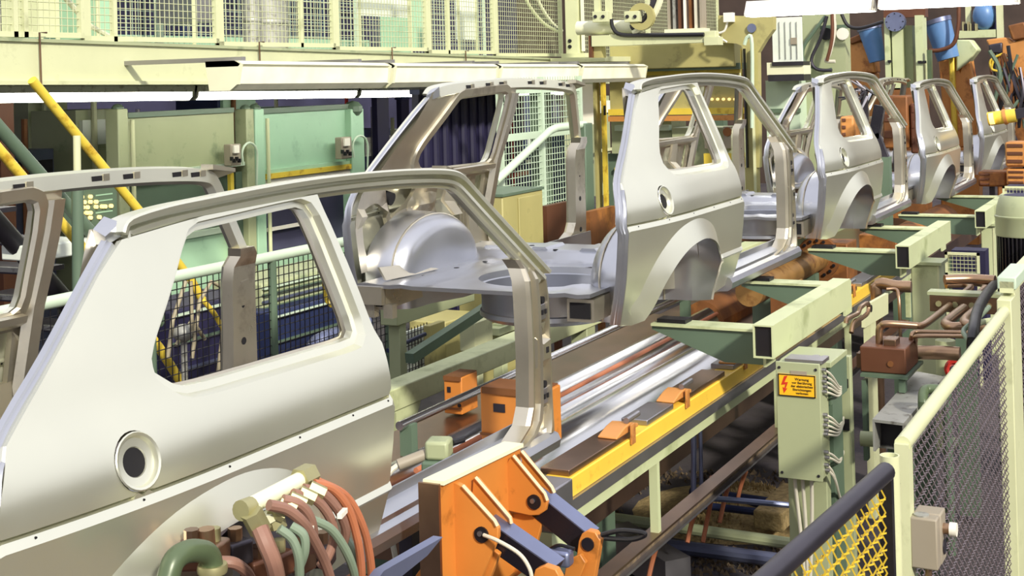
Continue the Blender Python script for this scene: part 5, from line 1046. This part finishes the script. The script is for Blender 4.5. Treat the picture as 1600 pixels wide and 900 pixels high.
crimped(mb, (FA.x+.09, FNY, FZ+.14), (FB.x-FA.x-.13, 0, FB.z-FA.z), (0, 0, FA.z-FZ-.17), .048, .0022, .032, .0045)
mb.build('wire_mesh', 'wire', t, stuff=True)
FC = px(1583, 452, y=FNY)
MB().mm((FB.x, FNY-.03, FZ), (FB.x+.16, FNY+.03, FC.z-.0)).build('frame_post', 'cream', t, bevel=.004); MB().mm((FB.x+.16, FNY-.026, FZ), (FB.x+.34, FNY+.026, FC.z+.012)).build('frame_post', 'cream', t, bevel=.004)
t = thing('fence', 'second cream mesh fence panel, farther along at the right edge', 'fence', (FB.x+.36, FNY, FZ), 'fence panels')
MB().bar((FB.x+.1, FNY, FC.z+.04), (FB.x+3.0, FNY, FC.z+.04), .06, .05).build('top_rail', 'cream', t); MB().mm((FB.x+.1, FNY-.04, FC.z+.03), (FB.x+.55, FNY+.04, FC.z+.085)).build('rail_cap', 'pale_teal', t, bevel=.006)
MB().mm((FB.x+2.9, FNY-.03, FZ), (FB.x+3.0, FNY+.03, FC.z+.02)).build('frame_post', 'cream', t); mb = MB(); crimped(mb, (FB.x+.38, FNY, FZ+.1), (2.5, 0, 0), (0, 0, FC.z-FZ-.1), .05, .0025, .04, .004); mb.build('wire_mesh', 'wire', t, stuff=True)
# round post with open top and the dark gate
pp = px(1390, 711, y=FNY)
t = thing('gate_post', 'round cream gate post with an open top', 'post', (pp.x, FNY, FZ))
MB().lathe([(.027, 0), (.027, pp.z-FZ), (.023, pp.z-FZ), (.023, .9), (.001, .9)], (pp.x, FNY, FZ), (0, 0, 1), 24, False).build('tube', 'cream', t, .6)
for z in (pp.z-.13, pp.z-.55): MB().box((pp.x-.05, FNY+.005, z), (.04, .03, .012)).build('hinge', 'steel', t); MB().cyl((pp.x+.02, FNY, z+.03), (pp.x+.08, FNY, z+.03), .012, None, 8).build('bolt', 'steel', t)
GZ = px(1384, 735, x=pp.x-.10).z
GA, GB = px(1384, 737, z=GZ), px(1196, 907, z=GZ)
t = thing('gate', 'dark framed gate with yellow crimped mesh at the bottom right', 'gate', (GA.x, GA.y, FZ))
gd = (GB-GA); gd.z = 0; gn = gd.normalized()
MB().cyl(GA, GB+gn*.5, .026, None, 16).build('top_rail', 'dark_steel', t); MB().bar((GA.x, GA.y, FZ+.1), (GA.x, GA.y, GZ), .035, .03).build('stile', 'black', t)
L = (GB-GA).length+.5; mb = MB(); crimped(mb, GA+gn*.03+V((0, 0, -1.2)), gn*(L-.04), V((0, 0, 1.18)), .045, .0030, .040, .0055); mb.build('wire_mesh', 'mesh_yellow', t, stuff=True)
MB().cyl(V((GA.x, GA.y, FZ+.1)), V((GB.x, GB.y, FZ+.1))+gn*.5, .022, None, 12).build('bottom_rail', 'dark_steel', t); MB().bar(V((GB.x, GB.y, FZ+.1))+gn*.5, V((GB.x, GB.y, GZ))+gn*.5, .035, .03).build('stile', 'black', t)
# switch box on the fence
SX = pp.x+.16
t = thing('switch_box', 'grey brown push button box with a pale button, fixed to the fence post', 'switch box', px(1440, 895, x=SX))
a = px(1421, 808, x=SX); c = px(1466, 893, x=SX)
MB().mm((SX, c.y, c.z), (SX+.05, a.y, a.z)).build('case', 'grey_paint', t, bevel=.005); MB().mm((SX+.053, c.y-.002, c.z), (SX+.13, a.y, a.z)).build('lid', 'grey_paint', t, bevel=.005)
MB().cyl((SX+.09, c.y, c.z+(a.z-c.z)*.66), (SX+.09, c.y-.022, c.z+(a.z-c.z)*.66), .016, None, 14).build('button_collar', 'copper', t); MB().cyl((SX+.09, c.y-.02, c.z+(a.z-c.z)*.66), (SX+.09, c.y-.04, c.z+(a.z-c.z)*.66), .020, None, 16).build('button', 'white', t); MB().cyl((SX+.09, c.y, c.z+(a.z-c.z)*.3), (SX+.09, c.y-.006, c.z+(a.z-c.z)*.3), .022, None, 16).build('blank', 'dark_steel', t)
MB().cyl((SX+.03, (a.y+c.y)/2+.01, a.z), (SX+.03, (a.y+c.y)/2+.01, a.z+.004), .022, None, 16).build('knockout', 'grey_duct', t); MB().cyl((SX+.06, (a.y+c.y)/2, c.z), (SX+.06, (a.y+c.y)/2, c.z-.05), .010, None, 10).build('gland', 'copper', t); MB().mm((SX+.02, a.y, c.z+.02), (SX+.06, max(FNY-.002, a.y+.004), c.z+.06)).build('bracket', 'steel', t)

# ------------------------------------------------------------------ tall motor
MX = 6.0
mc = px(1601, 380, x=MX); mr = abs(px(1556, 380, x=MX).y-mc.y)*.98
t = thing('motor', 'tall vertical motor with a green domed hood and black ribs, at the right edge', 'motor', (MX, mc.y, FZ))
zt2 = px(1590, 308, x=MX-mr).z; zs = px(1580, 372, x=MX-mr).z; zb2 = px(1580, 470, x=MX-mr).z
MB().lathe([(mr, zs-FZ), (mr*1.02, zs-FZ+.01), (mr*1.02, zt2-FZ-.14), (mr*1.04, zt2-FZ-.135), (mr*1.04, zt2-FZ-.125), (mr*1.0, zt2-FZ-.12), (mr*.96, zt2-FZ-.07), (mr*.86, zt2-FZ-.02), (mr*.74, zt2-FZ), (mr*.70, zt2-FZ-.008), (.001, zt2-FZ-.01)], (MX, mc.y, FZ), (0, 0, 1), 36).build('hood', 'mid_green', t, .6)
MB().lathe([(mr*.70, zt2-FZ-.002), (mr*.66, zt2-FZ+.002), (.001, zt2-FZ+.002)], (MX, mc.y, FZ), (0, 0, 1), 28).build('fan_grille', 'night', t)
MB().cyl((MX, mc.y, FZ+.4), (MX, mc.y, zs), mr*.82, None, 28).build('stator', 'black', t)
fin = MB(); fin.box((0, 0, 0), (.05, .010, zs-FZ-.42)); 
f0 = None
for k in range(40):
    a_ = 2*PI*k/40
    if f0 is None: f0 = fin.build('rib', 'black_gloss', t); o = f0
    else: o = f0.copy(); COL.objects.link(o); o.parent = t
    o.location = V((mr*.84*math.cos(a_), mr*.84*math.sin(a_), (zs+FZ+.42)/2-FZ)); o.rotation_euler = (0, 0, a_)
off_ = V(t['_o'])
me = f0.data
for v_ in me.vertices: v_.co = v_.co+off_
for q in ((.4, 1), (2.6, 1), (3.6, 1)): MB().box((MX-mr*1.03*math.cos(q[0]), mc.y-mr*1.03*math.sin(q[0]), zs+.09), (.02, .02, .02), q[0]).build('hood_bolt', 'steel', t)
MB().lathe([(mr*1.1, 0), (mr*1.1, .4), (mr*.8, .42)], (MX, mc.y, FZ), (0, 0, 1), 28).build('foot', 'deep_green', t)

# ------------------------------------------------------------------ hydraulics behind the fence
HZ_ = .34
def pipe(lb, pts, r, m_='copper', z=HZ_, grp='hydraulic pipes', nm='hydraulic_pipe'):
    return tag(MB().tube(smooth_path([q if isinstance(q, Vector) else px(q[0], q[1], z=z) if not isinstance(q[1], tuple) else px(q[0], q[1][0], z=q[1][1]) for q in pts], 6), r, 12).build(nm, m_), lb, 'pipe', grp)
KX = 3.75
t = thing('valve_block', 'dark brown hydraulic valve block on a steel table, right of the cabinet', 'valve block', px(1380, 600, x=KX))
xface(1343, 541, 1416, 586, KX, .3).build('block', 'brown_block', t, bevel=.006); xface(1380, 530, 1400, 542, KX+.05, .1).build('cap', 'bronze_steel', t, bevel=.004); p = px(1391, 569, x=KX-.006); MB().cyl(p, p+V((.02, 0, 0)), .014, None, 14).build('plug', 'rust', t)
xface(1344, 584, 1418, 594, KX-.04, .4).build('table_top', 'deep_green', t); xface(1346, 594, 1356, 720, KX-.02, .05).build('table_leg', 'deep_green', t); _a = px(1404, 594, x=KX-.02); _c = px(1414, 594, x=KX-.02); MB().mm((KX-.02, min(_a.y, _c.y), .105), (KX+.03, max(_a.y, _c.y), _a.z)).build('table_leg', 'deep_green', t); xface(1338, 552, 1350, 575, KX+.02, .1).build('side_port', 'bronze_steel', t)
MB().tube(smooth_path([px(1374, 540, x=KX+.1), px(1374, 516, x=KX+.1), px(1378, 509, x=KX+.1), px(1388, 506, x=KX+.1), px(1432, 509, x=KX+.15)], 6), .018, 12).build('copper_bend', 'copper', t)
pipe('copper pipe running from the valve block bend up to the clamp block', [(1432, 509), (1446, 506), (1484, 477)], .018)
pipe('slim copper pipe bending upright beside the valve block', [(1423, (572, .14)), (1423, (545, .25)), (1424, (527, .32)), (1430, 519), (1460, 519), (1520, 520)], .011)
pipe('slim copper pipe doubling the upright one', [(1431, (574, .14)), (1430, (545, .25)), (1431, (532, .31)), (1438, 525), (1524, 526)], .010)
pipe('thick brown pipe running level to the red valve wheel', [(1431, (551, .22)), (1465, (551, .22)), (1500, (553, .22))], .035, 'copper', .22)
pipe('thick pale copper pipe with a tight bend under the clamp block', [(1506, 482), (1484, 499), (1478, 506), (1486, 511), (1500, 511)], .026)
pipe('second thick pale copper pipe beside the tight bend', [(1530, 482), (1512, 497), (1508, 505), (1518, 510), (1540, 511)], .028)
pipe('upper copper pipe behind the broad column', [(1476, 437), (1520, 436), (1555, 438)], .028, 'copper', .43)
pipe('copper pipe curving back beside the broad column', [(1478, 445), (1508, 444), (1516, 450), (1505, 460), (1488, 474)], .022)
pipe('outer copper pipe curving down to the clamp block', [(1484, 437), (1536, 441), (1543, 449), (1530, 462), (1516, 472)], .030)
pipe('copper pipe between the first square tube and the broad column', [V((*px(1368, 445, z=HZ_).xy, FZ)), V((*px(1369, 445, z=HZ_).xy, .2)), (1372, 445), (1400, 447), (1424, 448)], .035)
pipe('thin copper pipe dropping left of the broad column', [(1385, (452, .33)), (1400, (452, .33)), (1404, (462, .30)), (1406, (490, .2)), V((*px(1406, 490, z=.2).xy, 0)), V((*px(1406, 490, z=.2).xy, FZ))], .010)
t = thing('pipe_clamp_block', 'bolted clamp block holding the copper pipes', 'clamp block', px(1508, 476, z=HZ_))
c0 = px(1508, 474, z=HZ_); MB().box(c0, (.10, .36, .09)).build('lower_half', 'bronze_steel', t, bevel=.004); MB().box(c0+V((0, 0, .055)), (.11, .38, .018)).build('top_plate', 'mid_green', t)
for k in range(4): p = c0+V((-.052, -.13+.087*k, 0)); MB().cyl(p+V((-.01, 0, 0)), p, .016, None, 8).build('bolt', 'brass', t)
MB().box(c0+V((0, 0, -.6)), (.08, .10, 1.1)).build('stand', 'deep_green', t)
tag(MB().tube(smooth_path([px(1556, 442, z=.40), px(1540, 462, z=.45), px(1526, 490, z=.47), px(1520, 530, z=.42), px(1519, 556, z=.3)], 6), .026, 12).build('hose', 'cable_black'), 'thick black hose arching down beside the motor', 'hose')
tag(MB().tube(smooth_path([px(1545, 480, z=.45), px(1525, 500, z=.45), px(1506, 516, z=.42), px(1512, 530, z=.4), px(1522, 545, z=.36)], 6), .012, 10).build('hose', 'hose_green'), 'slim green hose crossing the black one', 'hose')
tag(MB().tube(smooth_path([px(1556, 500, z=.42), px(1530, 505, z=.44), px(1524, 520, z=.42), px(1526, 560, z=.3)], 6), .014, 10).build('hose', 'beam_green'), 'pale green hose curling beside the fence rail', 'hose')
t = thing('shutoff_valve', 'red valve wheel behind the fence rail', 'valve', px(1492, 580, z=.1))
c0 = px(1491, 577, z=.12); MB().lathe([(.045, -.012), (.052, 0), (.045, .012), (.03, .008), (.03, -.008)], c0, (-.8, -.5, .2), 20).build('wheel', 'red', t); MB().cyl(c0, c0+V((.12, .06, -.02)), .02, None, 10).build('stem', 'dark_steel', t); MB().cyl(c0+V((.12, .06, -.05)), c0+V((.12, .06, .12)), .05, None, 14).build('valve_body', 'beam_green', t); MB().cyl(c0+V((.12, .06, -.06)), V((c0.x+.12, c0.y+.06, FZ)), .025, None, 10).build('riser', 'deep_green', t)
# grey duct with the green elbow
zd = .10
q = [px(1363, 655, z=zd), px(1412, 661, z=zd), px(1475, 588, z=zd), px(1432, 580, z=zd)]
t = thing('duct', 'grey dusty box duct behind the fence', 'duct', (q[0].x, q[0].y, zd-.14))
MB().loft([[p+V((0, 0, -.012)) for p in q], q]).build('top', 'grey_duct', t)
x0_, x1_ = q[0].x, q[3].x; ya, yb = q[1].y, q[0].y
for (a, c) in (((x0_, ya, zd-.14), (x1_, ya+.01, zd-.012)), ((x0_, yb-.01, zd-.14), (x1_, yb, zd-.012)), ((x0_+.1, ya, zd-.15), (x1_, yb, zd-.14))): MB().mm(a, c).build('side', 'grey_duct', t)
MB().mm((x0_+.12, ya+.01, zd-.14), (x0_+.13, yb-.01, zd-.012)).build('dark_throat', 'black', t); MB().mm((x0_+.2, ya+.02, FZ), (x0_+.3, yb-.02, zd-.15)).build('stand', 'deep_green', t); MB().mm((x1_-.3, ya+.02, FZ), (x1_-.2, yb-.02, zd-.15)).build('stand', 'deep_green', t)
tag(MB().tube(smooth_path([px(1442, 638, z=zd+.01), px(1442, (632), z=zd+.05), px(1443, 614, z=zd+.09), px(1450, 608, z=zd+.10), px(1476, 609, z=zd+.10)], 6), .022, 12).build('elbow_pipe', 'pipe_green'), 'dark green elbow pipe on the grey duct', 'pipe')
tag(MB().cyl(px(1345, 685, z=-.05), px(1412, 690, z=-.05), .035, None, 12).build('cross_tube', 'mid_green'), 'green cross tube under the end of the grey duct', 'tube')
# valve plate with brackets left of the broad column
t = thing('valve_plate', 'cream plate with dark ports and a brown bracket, behind the first square tube', 'plate', px(1375, 500, y=-1.15))
a = px(1358, 480, x=5.2); c = px(1388, 505, x=5.2)
MB().prism3([px(u, v, y=-1.32) for u, v in ((1352, 478), (1388, 458), (1388, 490), (1352, 512))], (0, .02, 0)).build('plate', 'cream', t); p = px(1362, 482, y=-1.325); MB().cyl(p, p+V((0, .02, 0)), .02, None, 12).build('port', 'black', t)
MB().tube(smooth_path([px(1322, 505, y=-1.38), px(1324, 498, y=-1.38), px(1340, 490, y=-1.38), px(1345, 480, y=-1.38), px(1356, 474, y=-1.38), px(1356, 488, y=-1.38), px(1345, 498, y=-1.38), px(1334, 503, y=-1.38), px(1330, 520, y=-1.38)], 4), .012, 8).build('bracket', 'copper', t)
MB().mm((px(1360, 500, y=-1.31).x, -1.31, FZ), (px(1366, 500, y=-1.31).x+.04, -1.27, px(1370, 470, y=-1.31).z)).build('post', 'cream', t)
# small grid panels by the columns
for k, (u0, v0, u1, v1, x, lb) in enumerate(((1476, 394, 1531, 432, 8.2, 'small cream framed grid panel right of the broad column'), (1566, 291, 1640, 330, 10.2, 'small cream framed grid panel behind the motor hood'))):
    a = px(u0, v0, x=x); c = px(u1, v1, x=x); y0_, y1_ = min(a.y, c.y), max(a.y, c.y); z0_, z1_ = min(a.z, c.z), max(a.z, c.z); t = thing('mesh_screen', lb, 'grid panel', (x, y0_, z0_), 'grid panels')
    for (p, q_) in (((x, y0_, z1_-.02), (x+.02, y1_, z1_)), ((x, y0_, z0_), (x+.02, y1_, z0_+.02)), ((x, y0_, FZ), (x+.02, y0_+.02, z1_)), ((x, y1_-.02, FZ), (x+.02, y1_, z1_))): MB().mm(p, q_).build('frame_bar', 'cream', t)
    mb = MB(); wires(mb, (x+.01, y0_, z0_), (0, y1_-y0_, 0), (0, 0, z1_-z0_), .03, .03, .0025); mb.build('wire_grid', 'cream', t, stuff=True)
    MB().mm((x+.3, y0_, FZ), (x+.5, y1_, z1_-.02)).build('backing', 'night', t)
for o in bpy.data.objects:
    if '_o' in o: del o['_o']
